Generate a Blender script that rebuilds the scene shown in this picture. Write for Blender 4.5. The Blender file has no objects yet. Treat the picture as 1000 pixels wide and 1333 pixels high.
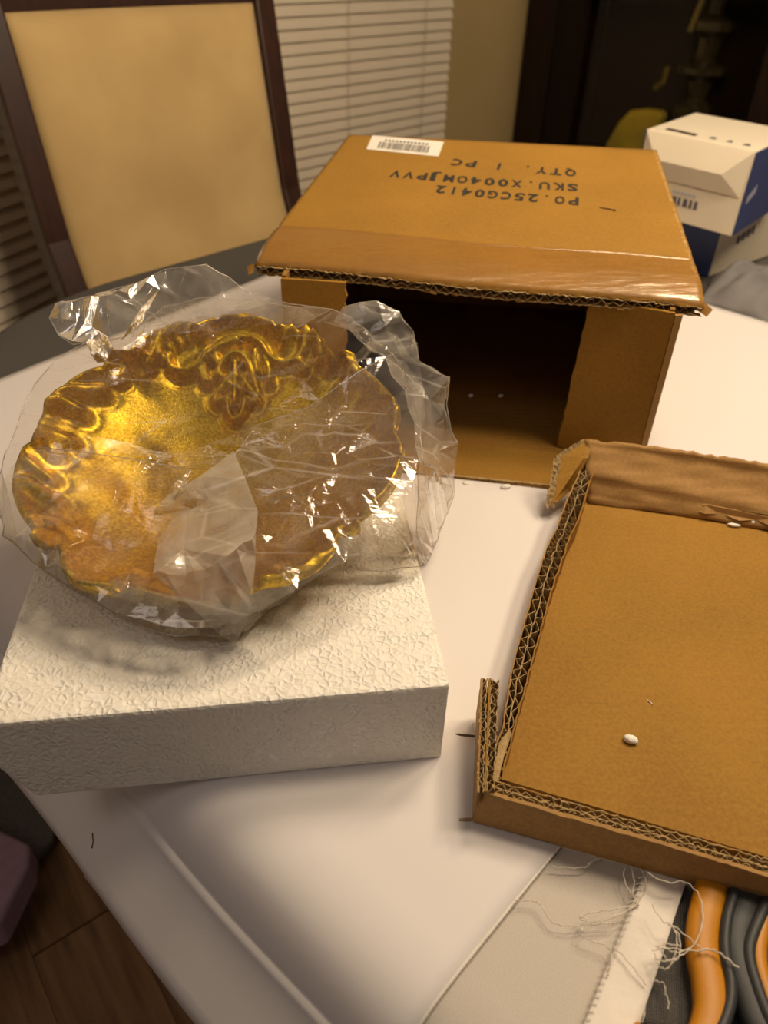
import bpy, bmesh, math, random
import numpy as np
from mathutils import Vector, Matrix, geometry

random.seed(7); np.random.seed(7)
SC = bpy.context.scene
COL = SC.collection

# ------------------------------------------------------------------ camera, world, light, exposure
T = 0.75                                             # height of the table top
cam_data = bpy.data.cameras.new('camera')
cam = bpy.data.objects.new('camera', cam_data); COL.objects.link(cam)
PITCH, ROLL = math.radians(37.0), math.radians(1.9)
_f = Vector((0, math.cos(PITCH), -math.sin(PITCH))); _r = Vector((1, 0, 0)); _u = _r.cross(_f)
_R = math.cos(ROLL)*_r + math.sin(ROLL)*_u; _U = -math.sin(ROLL)*_r + math.cos(ROLL)*_u
cam.matrix_world = Matrix(((_R.x, _U.x, -_f.x, 0), (_R.y, _U.y, -_f.y, 0), (_R.z, _U.z, -_f.z, T+0.40), (0, 0, 0, 1)))
cam_data.sensor_fit = 'VERTICAL'; cam_data.sensor_height = 36.0; cam_data.lens = 36.0*1000/1333
cam_data.clip_start = 0.01
cam_data.dof.use_dof = True; cam_data.dof.focus_distance = 0.50; cam_data.dof.aperture_fstop = 7.5
SC.camera = cam

SC.view_settings.view_transform = 'Standard'; SC.view_settings.look = 'None'
SC.view_settings.gamma = 1.0; SC.view_settings.use_curve_mapping = False
SC.view_settings.exposure = 0.0

world = bpy.data.worlds.new('world'); SC.world = world; world.use_nodes = True
world.node_tree.nodes['Background'].inputs[0].default_value = (1.0, 0.82, 0.72, 1)
world.node_tree.nodes['Background'].inputs[1].default_value = 0.105

LAMP = Vector((0.52, 0.68, T+1.00))                   # the chandelier over the table: five small bulbs in a ring
for k in range(5):
    ld = bpy.data.lights.new('chandelier_bulb', 'POINT')
    ld.energy = 12.0; ld.color = (1.0, 0.80, 0.56); ld.shadow_soft_size = 0.085
    lo = bpy.data.objects.new('chandelier_bulb', ld); COL.objects.link(lo)
    lo.location = LAMP + Vector((0.26*math.cos(k*1.2566+.3), 0.26*math.sin(k*1.2566+.3), 0))

ad_ = bpy.data.lights.new('fill_light', 'AREA'); ad_.shape = 'DISK'; ad_.size = 0.7; ad_.energy = 2.6; ad_.color = (1.0, 0.86, 0.76)
ao_ = bpy.data.objects.new('fill_light', ad_); COL.objects.link(ao_); ao_.location = (-0.8, -0.3, 2.4)   # weak unseen fill lamp, added to lift the left blind and floor
ao_.rotation_euler = (Vector((-0.35, 0.9, 0.5))-Vector(ao_.location)).to_track_quat('-Z', 'Y').to_euler()

# ------------------------------------------------------------------ materials
def mat(name, color, rough=0.6, metal=0.0, var=0.0, var_scale=20.0, stretch=(1, 1, 1), bump=0.0, bump_scale=200.0,
        spec=0.5, color2=None, coat=0.0, detail=4.0, contrast=(0.3, 0.7), sheen=0.0, sss=0.0):
    m = bpy.data.materials.new(name); m.use_nodes = True
    nt = m.node_tree; N = nt.nodes; L = nt.links
    b = N['Principled BSDF']
    b.inputs['Base Color'].default_value = (*color, 1); b.inputs['Roughness'].default_value = rough
    b.inputs['Metallic'].default_value = metal; b.inputs['Specular IOR Level'].default_value = spec
    b.inputs['Coat Weight'].default_value = coat
    if sheen: b.inputs['Sheen Weight'].default_value = sheen
    if sss:
        b.inputs['Subsurface Weight'].default_value = sss; b.inputs['Subsurface Radius'].default_value = (1, .9, .75)
        b.inputs['Subsurface Scale'].default_value = 0.004
    tc = N.new('ShaderNodeTexCoord'); mp = N.new('ShaderNodeMapping'); mp.inputs['Scale'].default_value = stretch
    L.new(tc.outputs['Object'], mp.inputs['Vector'])
    m['_v'] = 1
    if var or color2:
        n = N.new('ShaderNodeTexNoise'); n.inputs['Scale'].default_value = var_scale; n.inputs['Detail'].default_value = detail
        L.new(mp.outputs[0], n.inputs['Vector'])
        r = N.new('ShaderNodeValToRGB')
        c2 = color2 or tuple(c*(1-var) for c in color)
        r.color_ramp.elements[0].position = contrast[0]; r.color_ramp.elements[1].position = contrast[1]
        r.color_ramp.elements[0].color = (*c2, 1); r.color_ramp.elements[1].color = (*color, 1)
        L.new(n.outputs['Fac'], r.inputs[0]); L.new(r.outputs[0], b.inputs['Base Color'])
    if bump:
        n2 = N.new('ShaderNodeTexNoise'); n2.inputs['Scale'].default_value = bump_scale; n2.inputs['Detail'].default_value = 3
        L.new(mp.outputs[0], n2.inputs['Vector'])
        bp = N.new('ShaderNodeBump'); bp.inputs['Strength'].default_value = bump; bp.inputs['Distance'].default_value = 0.002
        L.new(n2.outputs['Fac'], bp.inputs['Height']); L.new(bp.outputs[0], b.inputs['Normal'])
    return m

def weave(name, color, color2, scale, rot=0.0, bump=0.3, rough=0.85, fine=2.0):
    """Woven cloth: two crossing sets of threads."""
    m = mat(name, color, rough, spec=0.2); nt = m.node_tree; N = nt.nodes; L = nt.links; b = N['Principled BSDF']
    tc = N.new('ShaderNodeTexCoord'); mp = N.new('ShaderNodeMapping'); mp.inputs['Rotation'].default_value = (0, 0, rot)
    L.new(tc.outputs['Object'], mp.inputs['Vector'])
    ws = []
    for d, s in (('X', scale), ('Y', scale*1.05)):
        w = N.new('ShaderNodeTexWave'); w.bands_direction = d; w.inputs['Scale'].default_value = s
        w.inputs['Distortion'].default_value = fine; w.inputs['Detail'].default_value = 2; w.inputs['Detail Scale'].default_value = 2.0
        L.new(mp.outputs[0], w.inputs['Vector']); ws.append(w)
    mu = N.new('ShaderNodeMath'); mu.operation = 'MULTIPLY'
    L.new(ws[0].outputs['Fac'], mu.inputs[0]); L.new(ws[1].outputs['Fac'], mu.inputs[1])
    r = N.new('ShaderNodeValToRGB'); r.color_ramp.elements[0].color = (*color2, 1); r.color_ramp.elements[1].color = (*color, 1)
    r.color_ramp.elements[1].position = 0.6
    L.new(mu.outputs[0], r.inputs[0]); L.new(r.outputs[0], b.inputs['Base Color'])
    bp = N.new('ShaderNodeBump'); bp.inputs['Strength'].default_value = bump; bp.inputs['Distance'].default_value = 0.0006
    L.new(mu.outputs[0], bp.inputs['Height']); L.new(bp.outputs[0], b.inputs['Normal'])
    return m

def cardboard(name, color, ribs=0.12, rot=0.0, rough=0.75):
    """Kraft board: fibre specks, soft blotches, faint corrugation ribs."""
    m = bpy.data.materials.new(name); m.use_nodes = True
    nt = m.node_tree; N = nt.nodes; L = nt.links; b = N['Principled BSDF']
    b.inputs['Roughness'].default_value = rough; b.inputs['Specular IOR Level'].default_value = 0.25
    tc = N.new('ShaderNodeTexCoord'); mp = N.new('ShaderNodeMapping'); mp.inputs['Rotation'].default_value = (0, 0, rot)
    L.new(tc.outputs['Object'], mp.inputs['Vector'])
    n1 = N.new('ShaderNodeTexNoise'); n1.inputs['Scale'].default_value = 9; n1.inputs['Detail'].default_value = 5
    n2 = N.new('ShaderNodeTexNoise'); n2.inputs['Scale'].default_value = 420; n2.inputs['Detail'].default_value = 3
    for n in (n1, n2): L.new(mp.outputs[0], n.inputs['Vector'])
    ad = N.new('ShaderNodeMath'); ad.operation = 'MULTIPLY_ADD'; ad.inputs[1].default_value = 0.5
    L.new(n2.outputs['Fac'], ad.inputs[0])
    hl = N.new('ShaderNodeMath'); hl.operation = 'MULTIPLY'; hl.inputs[1].default_value = 0.5
    L.new(n1.outputs['Fac'], hl.inputs[0]); L.new(hl.outputs[0], ad.inputs[2])
    r = N.new('ShaderNodeValToRGB')
    r.color_ramp.elements[0].position = 0.30; r.color_ramp.elements[1].position = 0.70
    r.color_ramp.elements[0].color = (*[c*0.74 for c in color], 1); r.color_ramp.elements[1].color = (*[min(1, c*1.18) for c in color], 1)
    L.new(ad.outputs[0], r.inputs[0]); L.new(r.outputs[0], b.inputs['Base Color'])
    w = N.new('ShaderNodeTexWave'); w.inputs['Scale'].default_value = 38; w.bands_direction = 'Y'; w.inputs['Distortion'].default_value = 0.6
    L.new(mp.outputs[0], w.inputs['Vector'])
    b1 = N.new('ShaderNodeBump'); b1.inputs['Strength'].default_value = ribs; b1.inputs['Distance'].default_value = 0.0012
    L.new(w.outputs['Fac'], b1.inputs['Height'])
    b2 = N.new('ShaderNodeBump'); b2.inputs['Strength'].default_value = 0.22; b2.inputs['Distance'].default_value = 0.0008
    L.new(n2.outputs['Fac'], b2.inputs['Height']); L.new(b1.outputs[0], b2.inputs['Normal']); L.new(b2.outputs[0], b.inputs['Normal'])
    return m

def foam_mat(name, color=(0.93, 0.89, 0.80)):
    """Expanded polystyrene: pressed beads with fine raised seams."""
    m = mat(name, color, 0.62, spec=0.35, sss=0.15); nt = m.node_tree; N = nt.nodes; L = nt.links; b = N['Principled BSDF']
    tc = N.new('ShaderNodeTexCoord')
    nz = N.new('ShaderNodeTexNoise'); nz.inputs['Scale'].default_value = 90
    L.new(tc.outputs['Object'], nz.inputs['Vector'])
    mx = N.new('ShaderNodeMix'); mx.data_type = 'VECTOR'; mx.inputs['Factor'].default_value = 0.005
    L.new(tc.outputs['Object'], mx.inputs[4]); L.new(nz.outputs['Color'], mx.inputs[5])
    v = N.new('ShaderNodeTexVoronoi'); v.feature = 'DISTANCE_TO_EDGE'; v.inputs['Scale'].default_value = 225
    L.new(mx.outputs[1], v.inputs['Vector'])
    v2 = N.new('ShaderNodeTexVoronoi'); v2.inputs['Scale'].default_value = 225
    L.new(mx.outputs[1], v2.inputs['Vector'])
    mr = N.new('ShaderNodeMapRange'); mr.inputs[1].default_value = 0.0; mr.inputs[2].default_value = 0.26
    L.new(v.outputs['Distance'], mr.inputs[0])
    # some seams are pits, others are proud flakes
    n3 = N.new('ShaderNodeTexNoise'); n3.inputs['Scale'].default_value = 100; n3.inputs['Detail'].default_value = 4
    L.new(tc.outputs['Object'], n3.inputs['Vector'])
    sg = N.new('ShaderNodeMapRange'); sg.inputs[1].default_value = 0.44; sg.inputs[2].default_value = 0.60; sg.inputs[3].default_value = -0.45; sg.inputs[4].default_value = -1.1
    L.new(n3.outputs['Fac'], sg.inputs[0])
    mu = N.new('ShaderNodeMath'); mu.operation = 'MULTIPLY'; L.new(mr.outputs[0], mu.inputs[0]); L.new(sg.outputs[0], mu.inputs[1])
    ad = N.new('ShaderNodeMath'); ad.operation = 'MULTIPLY_ADD'; ad.inputs[1].default_value = 0.105
    L.new(v2.outputs['Color'], ad.inputs[0]); L.new(mu.outputs[0], ad.inputs[2])
    fk = N.new('ShaderNodeMapRange'); fk.inputs[1].default_value = 0.0; fk.inputs[2].default_value = 0.10; fk.inputs[3].default_value = 1.0; fk.inputs[4].default_value = 0.0
    L.new(v.outputs['Distance'], fk.inputs[0])
    fm = N.new('ShaderNodeMapRange'); fm.inputs[1].default_value = 0.46; fm.inputs[2].default_value = 0.56; L.new(n3.outputs['Fac'], fm.inputs[0])
    fx = N.new('ShaderNodeMath'); fx.operation = 'MULTIPLY'; L.new(fk.outputs[0], fx.inputs[0]); L.new(fm.outputs[0], fx.inputs[1])
    rr = N.new('ShaderNodeValToRGB'); rr.color_ramp.elements[0].color = (color[0]*.95, color[1]*.94, color[2]*.92, 1); rr.color_ramp.elements[1].color = (0.98, 0.95, 0.88, 1)
    L.new(fx.outputs[0], rr.inputs[0]); L.new(rr.outputs[0], b.inputs['Base Color'])
    bp = N.new('ShaderNodeBump'); bp.inputs['Strength'].default_value = 0.7; bp.inputs['Distance'].default_value = 0.0011
    L.new(ad.outputs[0], bp.inputs['Height']); L.new(bp.outputs[0], b.inputs['Normal'])
    return m

def film_mat(name, haze=0.10, tint=(0.97, 0.95, 0.92), rough=0.10, gloss=1.0, glow=(0.90, 0.84, 0.74), creases=0.32):
    """Thin clear plastic film: see-through, glossy at its creases, slightly milky where it is wrinkled."""
    m = bpy.data.materials.new(name); m.use_nodes = True
    nt = m.node_tree; N = nt.nodes; L = nt.links
    for n in list(N):
        if n.type != 'OUTPUT_MATERIAL': N.remove(n)
    out = [n for n in N if n.type == 'OUTPUT_MATERIAL'][0]
    tr = N.new('ShaderNodeBsdfTransparent'); tr.inputs[0].default_value = (*tint, 1)
    gl = N.new('ShaderNodeBsdfGlossy'); gl.inputs['Roughness'].default_value = rough; gl.inputs['Color'].default_value = (1, 1, 1, 1)
    df = N.new('ShaderNodeBsdfDiffuse'); df.inputs['Color'].default_value = (*glow, 1)
    tl = N.new('ShaderNodeBsdfTranslucent'); tl.inputs['Color'].default_value = (*glow, 1)
    ml = N.new('ShaderNodeMixShader'); ml.inputs[0].default_value = 0.45; L.new(df.outputs[0], ml.inputs[1]); L.new(tl.outputs[0], ml.inputs[2])
    tc = N.new('ShaderNodeTexCoord')
    nz = N.new('ShaderNodeTexNoise'); nz.inputs['Scale'].default_value = 26; nz.inputs['Detail'].default_value = 6; nz.inputs['Distortion'].default_value = 1.2
    L.new(tc.outputs['Object'], nz.inputs['Vector'])
    hz = N.new('ShaderNodeMapRange'); hz.inputs[1].default_value = 0.35; hz.inputs[2].default_value = 0.75
    hz.inputs[3].default_value = haze*0.45; hz.inputs[4].default_value = haze*1.9
    L.new(nz.outputs['Fac'], hz.inputs[0])
    # whitened crease lines: thin stretched cells, present only in patches
    acc = hz.outputs[0]
    for k, (rz, sc, st_) in enumerate(((0.5, 15, (0.45, 1.7, 1)), (-0.7, 19, (0.5, 1.5, 1)))):
        m3 = N.new('ShaderNodeMapping'); m3.inputs['Rotation'].default_value = (0.1*k, 0.2, rz); m3.inputs['Scale'].default_value = st_
        L.new(tc.outputs['Object'], m3.inputs['Vector'])
        vo = N.new('ShaderNodeTexVoronoi'); vo.feature = 'DISTANCE_TO_EDGE'; vo.inputs['Scale'].default_value = sc; L.new(m3.outputs[0], vo.inputs['Vector'])
        ln = N.new('ShaderNodeMapRange'); ln.inputs[1].default_value = 0.0; ln.inputs[2].default_value = 0.022; ln.inputs[3].default_value = creases; ln.inputs[4].default_value = 0.0
        L.new(vo.outputs['Distance'], ln.inputs[0])
        n4 = N.new('ShaderNodeTexNoise'); n4.inputs['Scale'].default_value = 17+6*k; n4.inputs['Detail'].default_value = 2; L.new(tc.outputs['Object'], n4.inputs['Vector'])
        mk = N.new('ShaderNodeMapRange'); mk.inputs[1].default_value = 0.50; mk.inputs[2].default_value = 0.62; L.new(n4.outputs['Fac'], mk.inputs[0])
        mm = N.new('ShaderNodeMath'); mm.operation = 'MULTIPLY'; L.new(ln.outputs[0], mm.inputs[0]); L.new(mk.outputs[0], mm.inputs[1])
        ad = N.new('ShaderNodeMath'); ad.operation = 'ADD'; ad.use_clamp = True; L.new(acc, ad.inputs[0]); L.new(mm.outputs[0], ad.inputs[1]); acc = ad.outputs[0]
    # fine wrinkles
    n2 = N.new('ShaderNodeTexNoise'); n2.inputs['Scale'].default_value = 70; n2.inputs['Detail'].default_value = 3; n2.inputs['Distortion'].default_value = 2.0
    mp = N.new('ShaderNodeMapping'); mp.inputs['Rotation'].default_value = (0, 0, 0.5); mp.inputs['Scale'].default_value = (0.5, 1.6, 1)
    L.new(tc.outputs['Object'], mp.inputs['Vector']); L.new(mp.outputs[0], n2.inputs['Vector'])
    bp = N.new('ShaderNodeBump'); bp.inputs['Strength'].default_value = 0.14; bp.inputs['Distance'].default_value = 0.002
    L.new(n2.outputs['Fac'], bp.inputs['Height'])
    L.new(bp.outputs[0], gl.inputs['Normal'])
    fr = N.new('ShaderNodeFresnel'); fr.inputs['IOR'].default_value = 1.5; L.new(bp.outputs[0], fr.inputs['Normal'])
    fm = N.new('ShaderNodeMath'); fm.operation = 'MULTIPLY'; fm.inputs[1].default_value = 1.7*gloss; fm.use_clamp = True
    L.new(fr.outputs[0], fm.inputs[0])
    m1 = N.new('ShaderNodeMixShader'); L.new(acc, m1.inputs[0]); L.new(tr.outputs[0], m1.inputs[1]); L.new(ml.outputs[0], m1.inputs[2])
    m2 = N.new('ShaderNodeMixShader'); L.new(fm.outputs[0], m2.inputs[0]); L.new(m1.outputs[0], m2.inputs[1]); L.new(gl.outputs[0], m2.inputs[2])
    L.new(m2.outputs[0], out.inputs['Surface'])
    return m

def gold_mat():
    m = mat('gold_paint', (0.80, 0.50, 0.045), 0.37, metal=0.92, spec=0.5); nt = m.node_tree; N = nt.nodes; L = nt.links; b = N['Principled BSDF']
    tc = N.new('ShaderNodeTexCoord')
    v = N.new('ShaderNodeTexNoise'); v.inputs['Scale'].default_value = 900; v.inputs['Detail'].default_value = 2
    L.new(tc.outputs['Object'], v.inputs['Vector'])
    bp = N.new('ShaderNodeBump'); bp.inputs['Strength'].default_value = 0.42; bp.inputs['Distance'].default_value = 0.0007
    L.new(v.outputs['Fac'], bp.inputs['Height']); L.new(bp.outputs[0], b.inputs['Normal'])
    n = N.new('ShaderNodeTexNoise'); n.inputs['Scale'].default_value = 500; n.inputs['Detail'].default_value = 3
    L.new(tc.outputs['Object'], n.inputs['Vector'])
    r = N.new('ShaderNodeValToRGB'); r.color_ramp.elements[0].position = .35; r.color_ramp.elements[1].position = .68
    r.color_ramp.elements[0].color = (0.64, 0.40, 0.014, 1); r.color_ramp.elements[1].color = (0.98, 0.70, 0.06, 1)
    L.new(n.outputs['Fac'], r.inputs[0]); L.new(r.outputs[0], b.inputs['Base Color'])
    return m

MT = dict(
    card=cardboard('kraft_cardboard', (0.315, 0.160, 0.022)),
    card_in=cardboard('kraft_cardboard_inner', (0.29, 0.142, 0.024), ribs=0.22),
    card_pale=cardboard('kraft_cardboard_side', (0.36, 0.20, 0.065), ribs=0.2),
    paper=mat('torn_paper_edge', (0.46, 0.31, 0.13), 0.85, var=0.35, var_scale=300),
    foam=foam_mat('polystyrene'),
    crumb=mat('polystyrene_crumb', (0.88, 0.85, 0.78), 0.7, bump=0.4, bump_scale=500),
    gold=gold_mat(),
    film=film_mat('clear_film', 0.03, rough=0.08, gloss=1.1),
    film_loose=film_mat('clear_film_loose', 0.26, rough=0.16),
    film_fold=film_mat('clear_film_fold', 0.075, rough=0.09, gloss=1.15),
    film_edge=film_mat('clear_film_edge', 0.30, rough=0.15, gloss=0.5),
    film_mouth=film_mat('clear_film_mouth', 0.36, rough=0.16),
    white_cloth=weave('white_twill', (0.79, 0.745, 0.725), (0.70, 0.655, 0.635), 520, rot=0.6, bump=0.10),
    white_reverse=weave('white_twill_reverse', (0.66, 0.60, 0.53), (0.52, 0.47, 0.41), 330, rot=1.05, bump=0.4),
    white_hem=mat('white_hem', (0.80, 0.74, 0.66), 0.85, var=0.08, var_scale=60, bump=0.25, bump_scale=120, spec=0.2),
    thread=mat('white_thread', (0.78, 0.70, 0.58), 0.8, var=0.2, var_scale=900),
    grey_cloth=weave('grey_woven', (0.20, 0.185, 0.165), (0.035, 0.033, 0.032), 300, rot=0.25, bump=0.6),
    tape=None, ink=mat('black_ink', (0.030, 0.022, 0.012), 0.7, var=0.4, var_scale=300),
    label=mat('white_label', (0.82, 0.76, 0.66), 0.55, var=0.05, var_scale=80),
    orange=mat('orange_plastic', (0.54, 0.215, 0.002), 0.5, var=0.12, var_scale=30, bump=0.08, bump_scale=800),
    rubber=mat('dark_rubber', (0.030, 0.031, 0.032), 0.55, var=0.2, var_scale=40, bump=0.1, bump_scale=700),
    steel=mat('scissor_steel', (0.55, 0.53, 0.50), 0.3, metal=1.0, var=0.1, var_scale=60),
    mahogany=mat('mahogany', (0.042, 0.012, 0.006), 0.40, color2=(0.022, 0.007, 0.004), var_scale=18, stretch=(6, 6, 0.7), coat=0.15),
    mahogany_dark=mat('dark_cabinet_wood', (0.020, 0.008, 0.004), 0.5, spec=0.2, color2=(0.010, 0.005, 0.003), var_scale=14, stretch=(6, 6, 0.7)),
    cream=mat('cream_upholstery', (0.56, 0.385, 0.165), 0.8, color2=(0.47, 0.315, 0.13), var_scale=9, contrast=(0.3, 0.72), bump=0.2, bump_scale=420, spec=0.2, sheen=0.2),
    slat=mat('blind_slat', (0.74, 0.63, 0.48), 0.5, var=0.06, var_scale=12),
    cord=mat('blind_cord', (0.55, 0.46, 0.33), 0.8, var=0.1, var_scale=90),
    wall=mat('beige_wall', (0.42, 0.30, 0.13), 0.85, var=0.06, var_scale=5, bump=0.08, bump_scale=150),
    plank=mat('floor_plank_wood', (0.36, 0.195, 0.085), 0.42, color2=(0.17, 0.085, 0.036), var_scale=9, stretch=(0.6, 7, 1), contrast=(0.32, 0.66), bump=0.15, bump_scale=60),
    groove=mat('floor_groove', (0.07, 0.038, 0.018), 0.8, var=0.2, var_scale=30),
    rug=mat('dark_rug', (0.20, 0.18, 0.165), 0.95, var=0.35, var_scale=220, bump=0.6, bump_scale=500, spec=0.1),
    mauve=mat('mauve_fabric', (0.46, 0.31, 0.38), 0.85, var=0.15, var_scale=70, bump=0.3, bump_scale=400, spec=0.2),
    white_card=mat('white_coated_card', (0.74, 0.65, 0.50), 0.4, var=0.04, var_scale=15),
    blue_card=mat('blue_printed_card', (0.028, 0.055, 0.20), 0.4, var=0.18, var_scale=18),
    grey_ink=mat('grey_print', (0.10, 0.10, 0.12), 0.6, var=0.2, var_scale=120),
    blue_ink=mat('pale_print', (0.45, 0.46, 0.55), 0.6, var=0.2, var_scale=120),
    bag_grey=mat('grey_fabric_bag', (0.21, 0.20, 0.195), 0.8, var=0.22, var_scale=14, bump=0.25, bump_scale=160, spec=0.25),
    gold_glass=mat('amber_glaze', (0.58, 0.43, 0.03), 0.4, metal=0.1, color2=(0.36, 0.28, 0.025), var_scale=14),
    dim_gold=mat('aged_gold', (0.20, 0.145, 0.02), 0.45, metal=0.3, var=0.3, var_scale=40),
    crystal=mat('smoky_crystal', (0.06, 0.048, 0.022), 0.25, color2=(0.02, 0.016, 0.009), var_scale=24, coat=0.4),
    porcelain=mat('grey_porcelain', (0.34, 0.34, 0.36), 0.35, var=0.1, var_scale=20),
    debris=mat('dark_lint', (0.10, 0.075, 0.05), 0.9, var=0.3, var_scale=400),
)

def glass_mat(name, tint, refl=0.05):
    m = bpy.data.materials.new(name); m.use_nodes = True
    nt = m.node_tree; N = nt.nodes; L = nt.links
    for n in list(N):
        if n.type != 'OUTPUT_MATERIAL': N.remove(n)
    out = [n for n in N if n.type == 'OUTPUT_MATERIAL'][0]
    tr = N.new('ShaderNodeBsdfTransparent'); tr.inputs[0].default_value = (*tint, 1)
    gl = N.new('ShaderNodeBsdfGlossy'); gl.inputs['Roughness'].default_value = 0.03
    fr = N.new('ShaderNodeFresnel'); fr.inputs[0].default_value = 1.25
    m2 = N.new('ShaderNodeMixShader'); L.new(fr.outputs[0], m2.inputs[0]); L.new(tr.outputs[0], m2.inputs[1]); L.new(gl.outputs[0], m2.inputs[2])
    L.new(m2.outputs[0], out.inputs['Surface'])
    return m

def tape_mat():
    """Clear brown packing tape: a glossy skin over the board, wrinkled."""
    m = bpy.data.materials.new('packing_tape'); m.use_nodes = True
    nt = m.node_tree; N = nt.nodes; L = nt.links
    for n in list(N):
        if n.type != 'OUTPUT_MATERIAL': N.remove(n)
    out = [n for n in N if n.type == 'OUTPUT_MATERIAL'][0]
    tr = N.new('ShaderNodeBsdfTransparent'); tr.inputs[0].default_value = (1.0, 0.97, 0.90, 1)
    gl = N.new('ShaderNodeBsdfGlossy'); gl.inputs['Roughness'].default_value = 0.26
    tc = N.new('ShaderNodeTexCoord'); n = N.new('ShaderNodeTexNoise'); n.inputs['Scale'].default_value = 60; n.inputs['Detail'].default_value = 4
    mp = N.new('ShaderNodeMapping'); mp.inputs['Scale'].default_value = (0.4, 1.4, 1); L.new(tc.outputs['Object'], mp.inputs['Vector']); L.new(mp.outputs[0], n.inputs['Vector'])
    bp = N.new('ShaderNodeBump'); bp.inputs['Strength'].default_value = 0.55; bp.inputs['Distance'].default_value = 0.003
    L.new(n.outputs['Fac'], bp.inputs['Height']); L.new(bp.outputs[0], gl.inputs['Normal'])
    fr = N.new('ShaderNodeFresnel'); fr.inputs[0].default_value = 1.5; L.new(bp.outputs[0], fr.inputs['Normal'])
    fm = N.new('ShaderNodeMath'); fm.operation = 'MULTIPLY'; fm.inputs[1].default_value = 0.2; fm.use_clamp = True; L.new(fr.outputs[0], fm.inputs[0])
    m2 = N.new('ShaderNodeMixShader'); L.new(fm.outputs[0], m2.inputs[0]); L.new(tr.outputs[0], m2.inputs[1]); L.new(gl.outputs[0], m2.inputs[2])
    L.new(m2.outputs[0], out.inputs['Surface'])
    return m
MT['tape'] = tape_mat()
MT['glass'] = glass_mat('cabinet_glass', (0.95, 0.93, 0.88))
MT['window_glass'] = glass_mat('window_glass', (0.25, 0.26, 0.30))

# ------------------------------------------------------------------ helpers
def tag(o, label=None, cat=None, group=None, kind=None):
    if label: o['label'] = label
    if cat: o['category'] = cat
    if group: o['group'] = group
    if kind: o['kind'] = kind
    return o

def empty(name, loc, label=None, cat=None, group=None, kind=None):
    o = bpy.data.objects.new(name, None); COL.objects.link(o); o.location = loc; o.empty_display_size = 0.02
    return tag(o, label, cat, group, kind)

def link(name, mesh, m, parent=None):
    o = bpy.data.objects.new(name, mesh); COL.objects.link(o)
    if m is not None and len(mesh.materials) == 0: mesh.materials.append(m)
    if parent is not None: o.parent = parent
    return o

def base(o):                                       # world position of a chain of unrotated parents
    v = Vector((0, 0, 0))
    while o is not None: v += o.location; o = o.parent
    return v

def build(name, verts, faces, m, parent=None, smooth=False, local=False, origin=None):
    """Mesh object from world-space vertices; its origin is its parent's base, or the given origin."""
    vs = [Vector(v) for v in verts]
    o0 = Vector((0, 0, 0))
    if not local:
        if parent is not None: o0 = base(parent)
        else:
            if origin is None:
                lo = [min(v[i] for v in vs) for i in range(3)]; hi = [max(v[i] for v in vs) for i in range(3)]
                origin = ((lo[0]+hi[0])/2, (lo[1]+hi[1])/2, lo[2])
            o0 = Vector(origin)
    me = bpy.data.meshes.new(name)
    me.from_pydata([tuple(v-o0) for v in vs], [], faces); me.update()
    bm = bmesh.new(); bm.from_mesh(me); bmesh.ops.recalc_face_normals(bm, faces=bm.faces); bm.to_mesh(me); bm.free()
    if smooth: me.polygons.foreach_set('use_smooth', [True]*len(me.polygons))
    o = link(name, me, m, parent)
    if parent is None and not local: o.location = o0
    return o

def bevel(o, w, seg=2):
    b = o.modifiers.new('bevel', 'BEVEL'); b.width = w; b.segments = seg; b.limit_method = 'ANGLE'; b.angle_limit = math.radians(40)
    return o

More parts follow.
